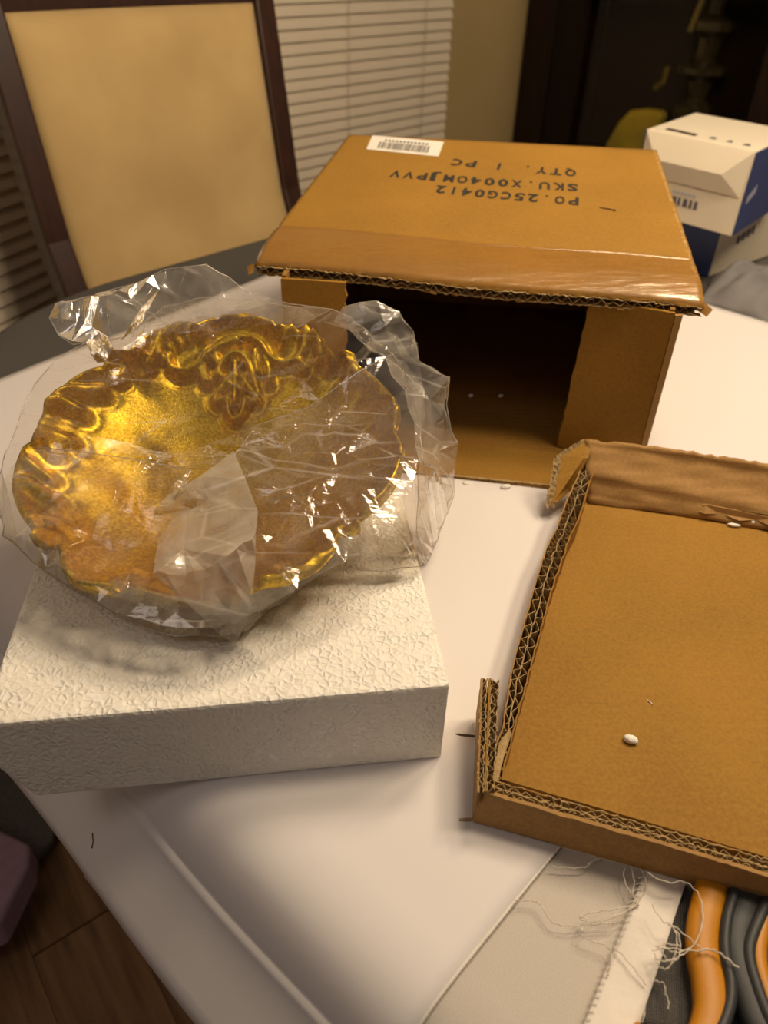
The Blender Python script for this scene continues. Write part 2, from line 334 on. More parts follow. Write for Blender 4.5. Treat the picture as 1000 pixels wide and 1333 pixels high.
class MB:
    """Collects simple solids, then links them as one mesh object."""
    def __init__(s): s.v = []; s.f = []
    def add(s, v, f):
        n = len(s.v); s.v += [Vector(p) for p in v]; s.f += [tuple(i+n for i in q) for q in f]; return s
    def box(s, c, ax, ay, az):                      # centre and three half-axis vectors
        c, ax, ay, az = map(Vector, (c, ax, ay, az))
        v = [c+i*ax+j*ay+k*az for i in (-1, 1) for j in (-1, 1) for k in (-1, 1)]
        return s.add(v, [(0, 1, 3, 2), (4, 6, 7, 5), (0, 4, 5, 1), (2, 3, 7, 6), (0, 2, 6, 4), (1, 5, 7, 3)])
    def prism(s, poly, off):                        # outline extruded by a vector
        poly = [Vector(p) for p in poly]; off = Vector(off); n = len(poly)
        return s.add(poly+[p+off for p in poly], [tuple(range(n)), tuple(range(2*n-1, n-1, -1))] + [(i, i+n, (i+1) % n+n, (i+1) % n) for i in range(n)])
    def tube(s, pts, r, seg=6, taper=None):
        pts = [Vector(p) for p in pts]; n = len(pts); v = []; f = []
        up = Vector((0.13, 0.21, 0.97))
        for i, p in enumerate(pts):
            d = (pts[min(i+1, n-1)]-pts[max(i-1, 0)]).normalized()
            x = d.cross(up); x = x.normalized() if x.length > 1e-4 else Vector((1, 0, 0)); y = d.cross(x).normalized()
            rr = r if taper is None else r*taper[i]
            for k in range(seg):
                a = 2*math.pi*k/seg; v.append(p+x*math.cos(a)*rr+y*math.sin(a)*rr)
        for i in range(n-1):
            for k in range(seg):
                f.append((i*seg+k, i*seg+(k+1) % seg, (i+1)*seg+(k+1) % seg, (i+1)*seg+k))
        f += [tuple(range(seg)), tuple(range(n*seg-1, (n-1)*seg-1, -1))]
        return s.add(v, f)
    def lathe(s, c, prof, seg=28):
        c = Vector(c); v = []; f = []; n = len(prof)
        for r, z in prof:
            for k in range(seg):
                a = 2*math.pi*k/seg; v.append(c+Vector((r*math.cos(a), r*math.sin(a), z)))
        for i in range(n-1):
            for k in range(seg): f.append((i*seg+k, i*seg+(k+1) % seg, (i+1)*seg+(k+1) % seg, (i+1)*seg+k))
        f += [tuple(range(seg)), tuple(range(n*seg-1, (n-1)*seg-1, -1))]
        return s.add(v, f)
    def done(s, name, m, parent=None, smooth=False, **k): return build(name, s.v, s.f, m, parent, smooth, **k)

def lerp(p, q, t): return Vector(p)*(1-t)+Vector(q)*t
def resample(pts, step):
    pts = [Vector(p) for p in pts]; out = [pts[0]]
    for a, b in zip(pts, pts[1:]):
        n = max(1, int((b-a).length/step))
        out += [lerp(a, b, (i+1)/n) for i in range(n)]
    return out
def spline(pts, n=8):
    pts = [Vector(p) for p in pts]; out = []
    for i in range(len(pts)-1):
        p0, p1, p2, p3 = pts[max(i-1, 0)], pts[i], pts[i+1], pts[min(i+2, len(pts)-1)]
        for k in range(n):
            t = k/n
            out.append(0.5*((2*p1)+(p2-p0)*t+(2*p0-5*p1+4*p2-p3)*t*t+(3*p1-p0-3*p2+p3)*t**3))
    out.append(pts[-1]); return out

def panel(quad, off, m, name, parent, torn=(), amp=0.002, step=0.006, mid_drop=0.0):
    """A board: quad (4 corners) extruded by off; the sides listed in torn get a ragged line."""
    q = [Vector(p) for p in quad]; out = []
    n = len(q)
    for i in range(n):
        a, b = q[i], q[(i+1) % n]
        if i in torn:
            k = max(2, int((b-a).length/step)); d = (b-a).normalized()
            c = sum(q, Vector())/n; inw = (c-(a+b)/2); inw -= d*inw.dot(d); inw.normalize()
            for j in range(k):
                out.append(lerp(a, b, j/k)+inw*(random.uniform(-amp, amp) if j else 0))
        else: out.append(a)
    mb = MB(); mb.prism(out, off)
    return mb.done(name, m, parent)

def flutes(name, pts, thick, inward, parent, pitch=0.0065, layers=1, jit=0.25, liner=True, seed=1, widths=None, m=None):
    """Bare edge of corrugated board: wavy medium between paper liners. pts: edge line, thick: across the board, inward: depth."""
    rnd = random.Random(seed); mb = MB()
    line = resample(pts, pitch/4); n = len(line)
    thick = Vector(thick); inward = Vector(inward)
    W = widths or (lambda t: 1.0)
    L = 0.0; acc = [0.0]
    for a, b in zip(line, line[1:]): L += (b-a).length; acc.append(L)
    def strip(f0, th):                               # a thin wall following a curve, th thick along 'thick'
        tv = thick.normalized()*th; v = []; f = []
        for i in range(n):
            p = line[i]+thick*W(i/(n-1))*f0(i)
            j = Vector((rnd.uniform(-1, 1), rnd.uniform(-1, 1), rnd.uniform(-1, 1)))*0.0004*jit*4
            v += [p+j, p+j+tv, p+inward+tv, p+inward]
        for i in range(n-1):
            o = i*4; q = o+4
            f += [(o, q, q+1, o+1), (o, o+3, q+3, q), (o+1, q+1, q+2, o+2)]
        mb.add(v, f)
    for l in range(layers):
        ph = rnd.random()*6; ps = [1+rnd.uniform(-jit, jit) for _ in range(int(L/pitch)+4)]
        def wav(i, l=l, ph=ph, ps=ps):
            x = acc[i]/pitch+ph; k = int(x) % len(ps)
            s = 0.5+0.5*math.sin(2*math.pi*x)*min(1.0, ps[k])
            return (l+0.06+0.86*s)/layers
        strip(wav, 0.0004)
    if liner:
        for l in range(layers+1): strip(lambda i, l=l: l/layers, 0.0006)
    o = mb.done(name, m or MT['paper'], parent)
    return o

# ------------------------------------------------------------------ directions of the table
AX = Vector((math.cos(math.radians(-42)), math.sin(math.radians(-42)), 0)); BX = Vector((-AX.y, AX.x, 0))
UP = Vector((0, 0, 1))
def ab(a, b, z): return AX*a+BX*b+UP*z

# ------------------------------------------------------------------ structure: floor, walls, windows
fl = tag(MB().box((0.4, 0.9, -0.012), (3.2, 0, 0), (0, 3.0, 0), (0, 0, 0.006)).done('floor', MT['groove']), kind='structure')
PD = Vector((0.62, -0.785, 0)).normalized(); PN = Vector((PD.y*-1, PD.x, 0))       # run of the planks
plank_mesh = None
for r in range(-9, 10):
    for k in range(-2, 3):
        c = Vector((-0.45, 0.55, 0))+PN*(0.125*r)+PD*(0.9*k+(0.37*r) % 0.9-0.4)
        if plank_mesh is None:
            mb = MB().box((0, 0, -0.003), (0.4485, 0, 0), (0, 0.0620, 0), (0, 0, 0.003)); pl = mb.done('plank', MT['plank'], fl); plank_mesh = pl.data
            pl.location = Vector((0, 0, 0))
        else: pl = link('plank', plank_mesh, None, fl)
        pl.location = c-fl.location-Vector((0, 0, 0.0)); pl.rotation_euler = (0, 0, math.atan2(PD.y, PD.x))
# correct the first plank: its mesh was made around the floor's base
off = fl.location.copy()
for v in plank_mesh.vertices: v.co = v.co+off

A0 = -1.55
KNEE = ab(A0, 1.0, 0); D20 = Vector((math.sin(math.radians(20)), math.cos(math.radians(20)), 0)); N20 = Vector((D20.y, -D20.x, 0))
def wall_with_opening(name, p, d, n, L, holes, m=MT['wall'], H=2.5):
    """Wall along d from p, facing n, with rectangular openings (s0, s1, z0, z1)."""
    mb = MB(); th = n*-0.06
    s = 0
    def blk(s0, s1, z0, z1):
        if s1-s0 > 1e-4 and z1-z0 > 1e-4:
            c = p+d*((s0+s1)/2)+UP*((z0+z1)/2)+th
            mb.box(c, d*((s1-s0)/2), n*0.06, UP*((z1-z0)/2))
    for (s0, s1, z0, z1) in holes:
        blk(s, s0, 0, H); blk(s0, s1, 0, z0); blk(s0, s1, z1, H); s = s1
    blk(s, L, 0, H)
    return tag(mb.done(name, m), kind='structure')
HOLE_B = (0.10, 0.905, 0.22, 2.2)
HOLE_L = (0.10, 1.25, 0.22, 2.2)
wall_with_opening('wall_back', KNEE, BX, AX, 1.75, [HOLE_B])
wall_with_opening('wall_left', KNEE-D20*1.6, D20, N20, 1.6, [(1.6-HOLE_L[1], 1.6-HOLE_L[0], 0.22, 2.2)])
wall_with_opening('wall_right', ab(A0, 2.75, 0), AX, -BX, 2.6, [])
for nm, p, d, n, L in (('baseboard_back', KNEE, BX, AX, 1.75), ('baseboard_left', KNEE-D20*1.6, D20, N20, 1.6)):
    tag(MB().box(p+d*L/2+UP*0.05+n*0.007, d*(L/2), n*0.007, UP*0.05).done(nm, MT['mahogany_dark']), kind='structure')

def window(nm, p, d, n, hole):
    s0, s1, z0, z1 = hole; w = empty(nm, p+d*((s0+s1)/2)+UP*z0, kind='structure')
    mb = MB()
    for s in (s0+0.02, s1-0.02): mb.box(p+d*s+UP*((z0+z1)/2)-n*0.085, d*0.02, n*0.02, UP*((z1-z0)/2))
    for z in (z0+0.02, (z0+z1)/2, z1-0.02): mb.box(p+d*((s0+s1)/2)+UP*z-n*0.085, d*((s1-s0)/2-.04), n*0.018, UP*0.02)
    mb.done('window_frame', MT['slat'], w)
    MB().box(p+d*((s0+s1)/2)+UP*((z0+z1)/2)-n*0.09, d*((s1-s0)/2-.02), n*0.002, UP*((z1-z0)/2-.02)).done('pane', MT['window_glass'], w)
    return w
window('window_1', KNEE-D20*1.6, D20, N20, (1.6-HOLE_L[1], 1.6-HOLE_L[0], 0.22, 2.2))
window('window_2', KNEE, BX, AX, HOLE_B)

def blind(p, d, n, s0, s1, z0, z1, label, tilt):
    o = empty('window_blind', p+d*((s0+s1)/2)+UP*z0, label, 'blind', 'closed window blinds')
    c0 = base(o); L = (s1-s0)/2-0.004
    me = None; z = z0+0.03
    td = (UP*math.cos(tilt)+n*math.sin(tilt)); tn = (n*math.cos(tilt)-UP*math.sin(tilt))
    while z < z1-0.04:
        if me is None:
            mb = MB(); prof = []
            for k in range(5):
                t = -1+k*0.5; prof.append(td*(0.0142*t)+tn*(0.0022*(1-t*t)))
            poly = [q+tn*0.0010 for q in prof]+[q-tn*0.0010 for q in reversed(prof)]
            mb.prism([q-d*L for q in poly], d*(2*L))
            s = mb.done('slat', MT['slat'], o, local=True); me = s.data
        else: s = link('slat', me, None, o)
        s.location = UP*(z-z0)+n*0.02; z += 0.0245
    MB().box(c0+UP*0.006+n*0.02, d*L, n*0.012, UP*0.007).done('bottom_rail', MT['slat'], o)
    MB().box(c0+UP*(z1-z0-0.02)+n*0.02, d*L, n*0.022, UP*0.02).done('head_rail', MT['slat'], o)
    for f in (-0.7, 0.0, 0.7):
        MB().tube([c0+d*(L*f)+n*0.037, c0+d*(L*f)+n*0.037+UP*(z1-z0-0.02)], 0.0009, 5).done('ladder_cord', MT['cord'], o)
    return o
blind(KNEE-D20*1.6, D20, N20, 1.6-HOLE_L[1], 1.6-HOLE_L[0], 0.22, 2.2, 'closed horizontal slat blind at the far left, behind the left post of the chair', -0.42)
blind(KNEE, BX, AX, HOLE_B[0], HOLE_B[1], 0.22, 2.2, 'closed horizontal slat blind between the chair and the dark cabinet', -0.42)

# ------------------------------------------------------------------ rug and mauve stool at the lower left
tag(MB().prism([(-1.3, 0.30, 0.001), (-0.57, 0.48, 0.001), (-0.4924,0.6288,0.0150), (-0.56, 1.1, 0.001), (-1.3, 1.1, 0.001)], (0, 0, 0.012)).done('floor_rug', MT['rug']),
    'dark grey rug on the wood floor at lower left', 'rug')
st = empty('footstool', (-0.66, 0.60, 0.013), 'low mauve fabric footstool on the dark rug at lower left', 'footstool')
cu = MB().prism([(-0.4880,0.5806,0.1000), (-0.4784,0.5503,0.1000), (-0.4862,0.4670,0.1000), (-0.62, 0.40, 0.10), (-0.83, 0.55, 0.10), (-0.70, 0.665, 0.10)], (0, 0, -0.055)).done('cushion', MT['mauve'], st)
bevel(cu, 0.008, 3)
for q in ((-0.53, 0.545), (-0.66, 0.47), (-0.74, 0.55), (-0.65, 0.62)):
    MB().lathe((q[0], q[1], 0.013), [(0.010, 0), (0.014, 0.035)], 10).done('leg', MT['mahogany_dark'], st)

# ------------------------------------------------------------------ table with grey cloth
TB = empty('dining_table', ab(-0.40, 0.80, 0), 'dark wooden dining table under the grey and white cloths', 'table')
RT = 0.40                                             # corner radius of the table
def round_rect(a0, a1, b0, b1, r, z, n=10):
    out = []
    for (ca, cb, s) in ((a1-r, b0+r, -90), (a1-r, b1-r, 0), (a0+r, b1-r, 90), (a0+r, b0+r, 180)):
        for k in range(n+1):
            t = math.radians(s+90*k/n); out.append(ab(ca+r*math.cos(t), cb+r*math.sin(t), z))
    return out
bevel(MB().prism(round_rect(-0.985, 0.185, 0.145, 1.455, RT, T-0.0355), UP*0.031).done('tabletop', MT['mahogany'], TB), 0.006, 3)
MB().box(ab(-0.40, 0.80, T-0.075), AX*0.42, BX*0.49, UP*0.0385).done('apron', MT['mahogany'], TB)
for i in (-1, 1):
    for j in (-1, 1):
        MB().lathe(ab(-0.40+i*0.40, 0.80+j*0.47, 0), [(0.020, 0), (0.026, 0.10), (0.022, 0.30), (0.034, 0.52), (0.036, T-0.04)], 16).done('leg', MT['mahogany'], TB)

def grey_cloth():
    a0, a1, b0, b1 = -0.995, 0.195, 0.137, 1.465
    prof = [(0.012, -0.26), (0.009, -0.12), (0.008, -0.03), (0.006, -0.010), (0.002, -0.003), (-0.008, -0.0012)]
    na, nb = 44, 50
    A = [a0-o for o, z in prof[:-1]]+list(np.linspace(a0+0.008, a1-0.008, na))+[a1+o for o, z in reversed(prof[:-1])]
    B = [b0-o for o, z in prof[:-1]]+list(np.linspace(b0+0.008, b1-0.008, nb))+[b1+o for o, z in reversed(prof[:-1])]
    Z = [z for o, z in prof[:-1]]
    def zz(i, n): 
        k = len(prof)-1
        return Z[i] if i < k else (Z[n-1-i] if i >= n-k else -0.0012)
    v = []; f = []
    for j, b in enumerate(B):
        for i, a in enumerate(A):
            z = min(zz(i, len(A)), zz(j, len(B)))
            bb = min(max(b, b0+0.004), b1-0.004); k = max(RT-(bb-b0), RT-(b1-bb), 0.0)
            half = (a1-a0)/2-(RT-math.sqrt(max(RT*RT-k*k, 0.0))); cm = (a0+a1)/2
            v.append(ab(cm+(a-cm)*half/((a1-a0)/2), b, T+z+0.0008))
    n = len(A)
    for j in range(len(B)-1):
        for i in range(n-1): f.append((j*n+i, j*n+i+1, (j+1)*n+i+1, (j+1)*n+i))
    o = build('grey_tablecloth', v, f, MT['grey_cloth'], smooth=True)
    return tag(o, 'dark grey woven tablecloth lying under the white cloth', 'tablecloth')
grey_cloth()

# ------------------------------------------------------------------ white folded cloth
WC = empty('white_cloth', ab(-0.4, 0.6, T), 'folded white twill cloth under the foam block and the boxes', 'cloth')
def cloth_sheet(aL, aR, b1, lift, name, m, na=70, nb=70, drape=True, seed=3, thick=0.0012, wr=0.0006):
    """aL(b), aR(b): side lines; the near edge hangs over the table edge."""
    prof = [(0.0615, -0.0815), (0.0640, -0.0755), (0.0675, -0.0715), (0.080, -0.0580), (0.092, -0.0440), (0.0955, -0.0385), (0.0962, -0.0368), (0.0985, -0.0352), (0.1000, -0.0349), (0.1008, -0.0330), (0.1025, -0.0295), (0.107, -0.0215), (0.113, -0.0140), (0.120, -0.0080), (0.128, -0.0035), (0.137, -0.0010), (0.148, 0.0)]
    rows = [(b, z) for b, z in prof]+[(0.148+(b1-0.148)*((k+1)/nb)**1.25, 0.0) for k in range(nb)]
    rnd = np.random.RandomState(seed); ph = rnd.rand(6)*6
    v = []; f = []
    for b, z in rows:
        for i in range(na+1):
            t = i/na; a = aL(b)*(1-t)+aR(b)*t
            w = wr*(math.sin(9*a+17*b+ph[0])+math.sin(23*a-11*b+ph[1])*0.6+math.sin(31*b+5*a+ph[2])*0.5)
            dz = 0.0
            if z < -0.02: dz = 0.0022*math.sin(22*a+ph[3])*min(1, -z/0.03); 
            v.append(ab(a, b+dz*0.5, T+lift+z+w*(1 if z > -0.004 else 0.3)+abs(wr)*1.6+dz))
    n = na+1
    for j in range(len(rows)-1):
        for i in range(na): f.append((j*n+i, j*n+i+1, (j+1)*n+i+1, (j+1)*n+i))
    o = build(name, v, f, m, WC, smooth=True)
    s = o.modifiers.new('thickness', 'SOLIDIFY'); s.thickness = thick; s.offset = -1
    return o
farL = lambda b: -0.805-0.117*(b-0.267)+max(0.0, 0.25-b)*1.1
cloth_sheet(farL, lambda b: -0.0765, 1.050, 0.0030, 'top_layer', MT['white_cloth'])
cloth_sheet(lambda b: -0.30, lambda b: -0.008-0.19*(b-0.19), 1.040, 0.0010, 'under_layer', MT['white_reverse'], na=24, seed=5, wr=0.0003)
# folded edge of the top layer, a soft roll
MB().tube([ab(-0.0765, b, T+0.0042+z) for b, z in ((0.0995, -0.0370), (0.1025, -0.0295), (0.107, -0.0215), (0.113, -0.0140), (0.120, -0.0080), (0.128, -0.0035), (0.137, -0.0010), (0.148, 0.0))]+[ab(-0.0765, b, T+0.0046) for b in np.linspace(0.160, 0.9, 40)], 0.0009, 8).done('folded_edge', MT['white_hem'], WC, smooth=True)
# hem strip along the raw side
H0, H1, H2, H3 = [Vector(p) for p in [(0.1475,0.2180,0.7530),(0.0972,0.1382,0.7530),(0.1226,0.1389,0.7530),(0.1664,0.2107,0.7530)]]
def strip_sheet(name, p0, p1, q0, q1, n, k, m, lift, wav=0.0008, seed=2):
    rnd = random.Random(seed); v = []; f = []
    for i in range(n+1):
        a = lerp(p0, p1, i/n); b = lerp(q0, q1, i/n)
        for j in range(k+1):
            p = lerp(a, b, j/k)
            v.append(p+UP*(lift+wav*math.sin(i*0.9+j*0.7)+wav*0.7*math.sin(i*0.37-j*1.3)))
    for i in range(n):
        for j in range(k): f.append((i*(k+1)+j, i*(k+1)+j+1, (i+1)*(k+1)+j+1, (i+1)*(k+1)+j))
    o = build(name, v, f, m, WC, smooth=True); s = o.modifiers.new('thickness', 'SOLIDIFY'); s.thickness = 0.0012
    return o
dirH = (H0-H1).normalized(); dirQ = (H3-H2).normalized()
strip_sheet('hem', H1-dirH*0.01, H0+dirH*0.28, H2-dirQ*0.01, H3+dirQ*0.28, 40, 5, MT['white_hem'], 0.0030)
# whip stitches along the hem
mb = MB(); L = (H0-H1).length
for k in range(26):
    p = H1+dirH*(L*k/25); side = Vector((dirH.y, -dirH.x, 0))
    mb.tube([p-side*0.0016+UP*0.0042, p+dirH*0.0012+UP*0.0052, p+side*0.0018+dirH*0.002+UP*0.0042], 0.00024, 4)
so = mb.done('stitching', MT['thread'], WC); so['kind'] = 'stuff'
THR = [
 [(0.0734,0.1954,0.7570),(0.0812,0.1957,0.7570),(0.0859,0.1942,0.7570),(0.0885,0.1891,0.7570),(0.0916,0.1851,0.7570),(0.0986,0.1838,0.7570),(0.1085,0.1847,0.7570),(0.1216,0.1857,0.7570)],
 [(0.0953,0.2142,0.7570),(0.1038,0.2138,0.7570),(0.1128,0.2144,0.7570),(0.1174,0.2180,0.7570),(0.1221,0.2197,0.7570)],
 [(0.1339,0.1947,0.7585),(0.1226,0.1918,0.7585),(0.1142,0.1905,0.7585),(0.1053,0.1880,0.7585),(0.1068,0.1858,0.7585),(0.1148,0.1858,0.7585),(0.1263,0.1899,0.7585),(0.1364,0.1948,0.7585)],
 [(0.1054,0.1882,0.7580),(0.1086,0.1861,0.7580),(0.1052,0.1821,0.7580),(0.1043,0.1790,0.7580),(0.1083,0.1766,0.7580),(0.1157,0.1741,0.7580),(0.1171,0.1697,0.7580),(0.1137,0.1609,0.7580)],
 [(0.1348,0.2160,0.7585),(0.1320,0.2097,0.7585),(0.1327,0.2029,0.7585),(0.1354,0.1972,0.7585),(0.1362,0.1940,0.7585)],
 [(0.1419,0.2136,0.7585),(0.1430,0.2093,0.7585),(0.1422,0.2033,0.7585),(0.1370,0.1973,0.7585),(0.1335,0.1931,0.7585)],
 [(0.1371,0.2152,0.7585),(0.1368,0.2065,0.7585),(0.1340,0.1996,0.7585)],
 [(0.1418,0.2072,0.7665),(0.1513,0.2025,0.7665),(0.1590,0.2034,0.7665),(0.1638,0.1999,0.7665),(0.1656,0.1943,0.7665),(0.1639,0.1855,0.7665),(0.1599,0.1777,0.7665),(0.1544,0.1716,0.7665),(0.1467,0.1687,0.7665),(0.1423,0.1698,0.7665),(0.1365,0.1710,0.7665)],
 [(0.1401,0.1910,0.7665),(0.1432,0.1833,0.7665),(0.1472,0.1816,0.7665),(0.1528,0.1767,0.7665),(0.1576,0.1717,0.7665),(0.1586,0.1700,0.7665),(0.1500,0.1697,0.7665),(0.1426,0.1706,0.7665),(0.1345,0.1692,0.7665)],
 [(0.1576,0.1697,0.7670),(0.1623,0.1702,0.7670),(0.1658,0.1691,0.7670),(0.1694,0.1661,0.7670),(0.1732,0.1623,0.7670)],
 [(0.1457,0.1818,0.7665),(0.1482,0.1786,0.7665),(0.1475,0.1729,0.7665),(0.1451,0.1677,0.7665),(0.1425,0.1647,0.7665),(0.1404,0.1654,0.7665),(0.1392,0.1685,0.7665),(0.1381,0.1711,0.7665),(0.1431,0.1724,0.7665),(0.1487,0.1714,0.7665)],
 [(0.1355,0.1684,0.7665),(0.1354,0.1638,0.7665),(0.1373,0.1613,0.7665),(0.1400,0.1614,0.7665),(0.1430,0.1643,0.7665),(0.1462,0.1661,0.7665),(0.1487,0.1714,0.7665),(0.1494,0.1774,0.7665),(0.1470,0.1809,0.7665)],
 [(0.1357,0.1652,0.7665),(0.1409,0.1647,0.7665),(0.1478,0.1673,0.7665),(0.1533,0.1704,0.7665)],
 [(0.1328,0.1612,0.7545),(0.1374,0.1605,0.7545),(0.1406,0.1595,0.7545),(0.1402,0.1554,0.7545),(0.1407,0.1520,0.7545),(0.1395,0.1486,0.7545)],
 [(0.1269,0.1539,0.7550),(0.1283,0.1512,0.7550),(0.1283,0.1474,0.7550),(0.1259,0.1427,0.7550)],
 [(0.1187,0.1740,0.7585),(0.1237,0.1682,0.7585),(0.1282,0.1612,0.7585),(0.1305,0.1570,0.7585)],
]
for i, p in enumerate(THR):
    mb = MB(); q = spline(p, 7)
    q = [c+UP*0.0006*math.sin(j*1.1+i) for j, c in enumerate(q)]
    mb.tube(q, 0.00029 if i != 9 else 0.00042, 5); mb.done('loose_thread', MT['thread'], WC, smooth=True)
# small dark tear in the hanging hem
mb = MB(); mb.tube([(-0.1762,0.2608,0.6936),(-0.1749,0.2563,0.6908),(-0.1754,0.2535,0.6884)], 0.0007, 5); mb.done('tear', MT['debris'], WC)

# ------------------------------------------------------------------ foam block
fb = [Vector(p) for p in [(-0.2038,0.2444,0.8200),(0.0395,0.2809,0.8200)]]
dx = (fb[1]-fb[0]).normalized(); dy = Vector((-dx.y, dx.x, 0)); LW = (fb[1]-fb[0]).length; LD = 0.205; HB = 0.066
base_z = T+0.0045
def foam_block():
    bm = bmesh.new()
    p0 = Vector((fb[0].x, fb[0].y, 0)); cut = 0.014
    # front outline with the broken lower left corner
    pr = [(0, 0.028), (cut*0.9, 0.0), (LW, 0), (LW, HB), (0, HB)]
    v0 = [bm.verts.new(p0+dx*s+UP*(base_z+z)) for s, z in pr]; v1 = [bm.verts.new(p0+dx*s+dy*LD+UP*(base_z+z)) for s, z in pr]
    n = len(pr); bm.faces.new(v0); bm.faces.new(v1[::-1])
    for i in range(n): bm.faces.new((v0[i], v1[i], v1[(i+1) % n], v0[(i+1) % n]))
    bmesh.ops.recalc_face_normals(bm, faces=bm.faces)
    bmesh.ops.bevel(bm, geom=list(bm.edges), offset=0.0022, segments=2, affect='EDGES', profile=0.6)
    c = p0+dx*(LW/2)+dy*(LD/2)+UP*base_z
    for v in bm.verts: v.co -= c
    me = bpy.data.meshes.new('foam_block'); bm.to_mesh(me); bm.free()
    o = link('foam_block', me, MT['foam']); o.location = c
    return tag(o, 'thick white polystyrene foam block under the gold bowl', 'foam block')
foam_block()

# ------------------------------------------------------------------ gold bowl
FR = [(-0.1139,0.4321,0.8793),(0.9997,-0.0000,0.0233),(-0.0060,0.9662,0.2578),(-0.0226,-0.2578,0.9659)]
C0, E1, E2, EN = [Vector(p) for p in FR]
FM = Matrix(((E1.x, E2.x, EN.x, C0.x), (E1.y, E2.y, EN.y, C0.y), (E1.z, E2.z, EN.z, C0.z), (0, 0, 0, 1)))
RIM = np.array([(-3.116,0.1273),(-2.984,0.1289),(-2.826,0.1297),(-2.708,0.1278),(-2.584,0.1257),(-2.477,0.1229),(-2.446,0.1272),(-2.410,0.1271),(-2.346,0.1236),(-2.302,0.1175),(-2.268,0.1208),(-2.190,0.1260),(-2.091,0.1294),(-2.013,0.1287),(-1.922,0.1266),(-1.870,0.1246),(-1.834,0.1200),(-1.769,0.1229),(-1.673,0.1246),(-1.583,0.1260),(-1.477,0.1272),(-1.351,0.1263),(-1.203,0.1216),(-1.084,0.1248),(-0.990,0.1255),(-0.911,0.1250),(-0.806,0.1217),(-0.716,0.1152),(-0.681,0.1204),(-0.625,0.1233),(-0.581,0.1182),(-0.470,0.1219),(-0.342,0.1245),(-0.222,0.1262),(-0.123,0.1265),(0.010,0.1254),(0.100,0.1209),(0.205,0.1260),(0.336,0.1271),(0.511,0.1249),(0.706,0.1210),(0.798,0.1262),(0.807,0.1177),(0.868,0.1140),(0.998,0.1212),(1.121,0.1282),(1.231,0.1282),(1.273,0.1222),(1.411,0.1278),(1.545,0.1311),(1.670,0.1308),(1.783,0.1241),(1.815,0.1192),(1.868,0.1261),(2.070,0.1260),(2.184,0.1183),(2.309,0.1091),(2.366,0.1225),(2.442,0.1169),(2.613,0.1214),(2.793,0.1240),(2.898,0.1261),(3.025,0.1240),(3.123,0.1163)])
DEPTH = 0.048
def rim_r(th): return np.interp(th, RIM[:, 0], RIM[:, 1], period=2*math.pi)
def prof(u, v):
    t = np.minimum(np.hypot(u, v)/rim_r(np.arctan2(v, u)), 1.0)
    return -DEPTH*(1-t**2.3)
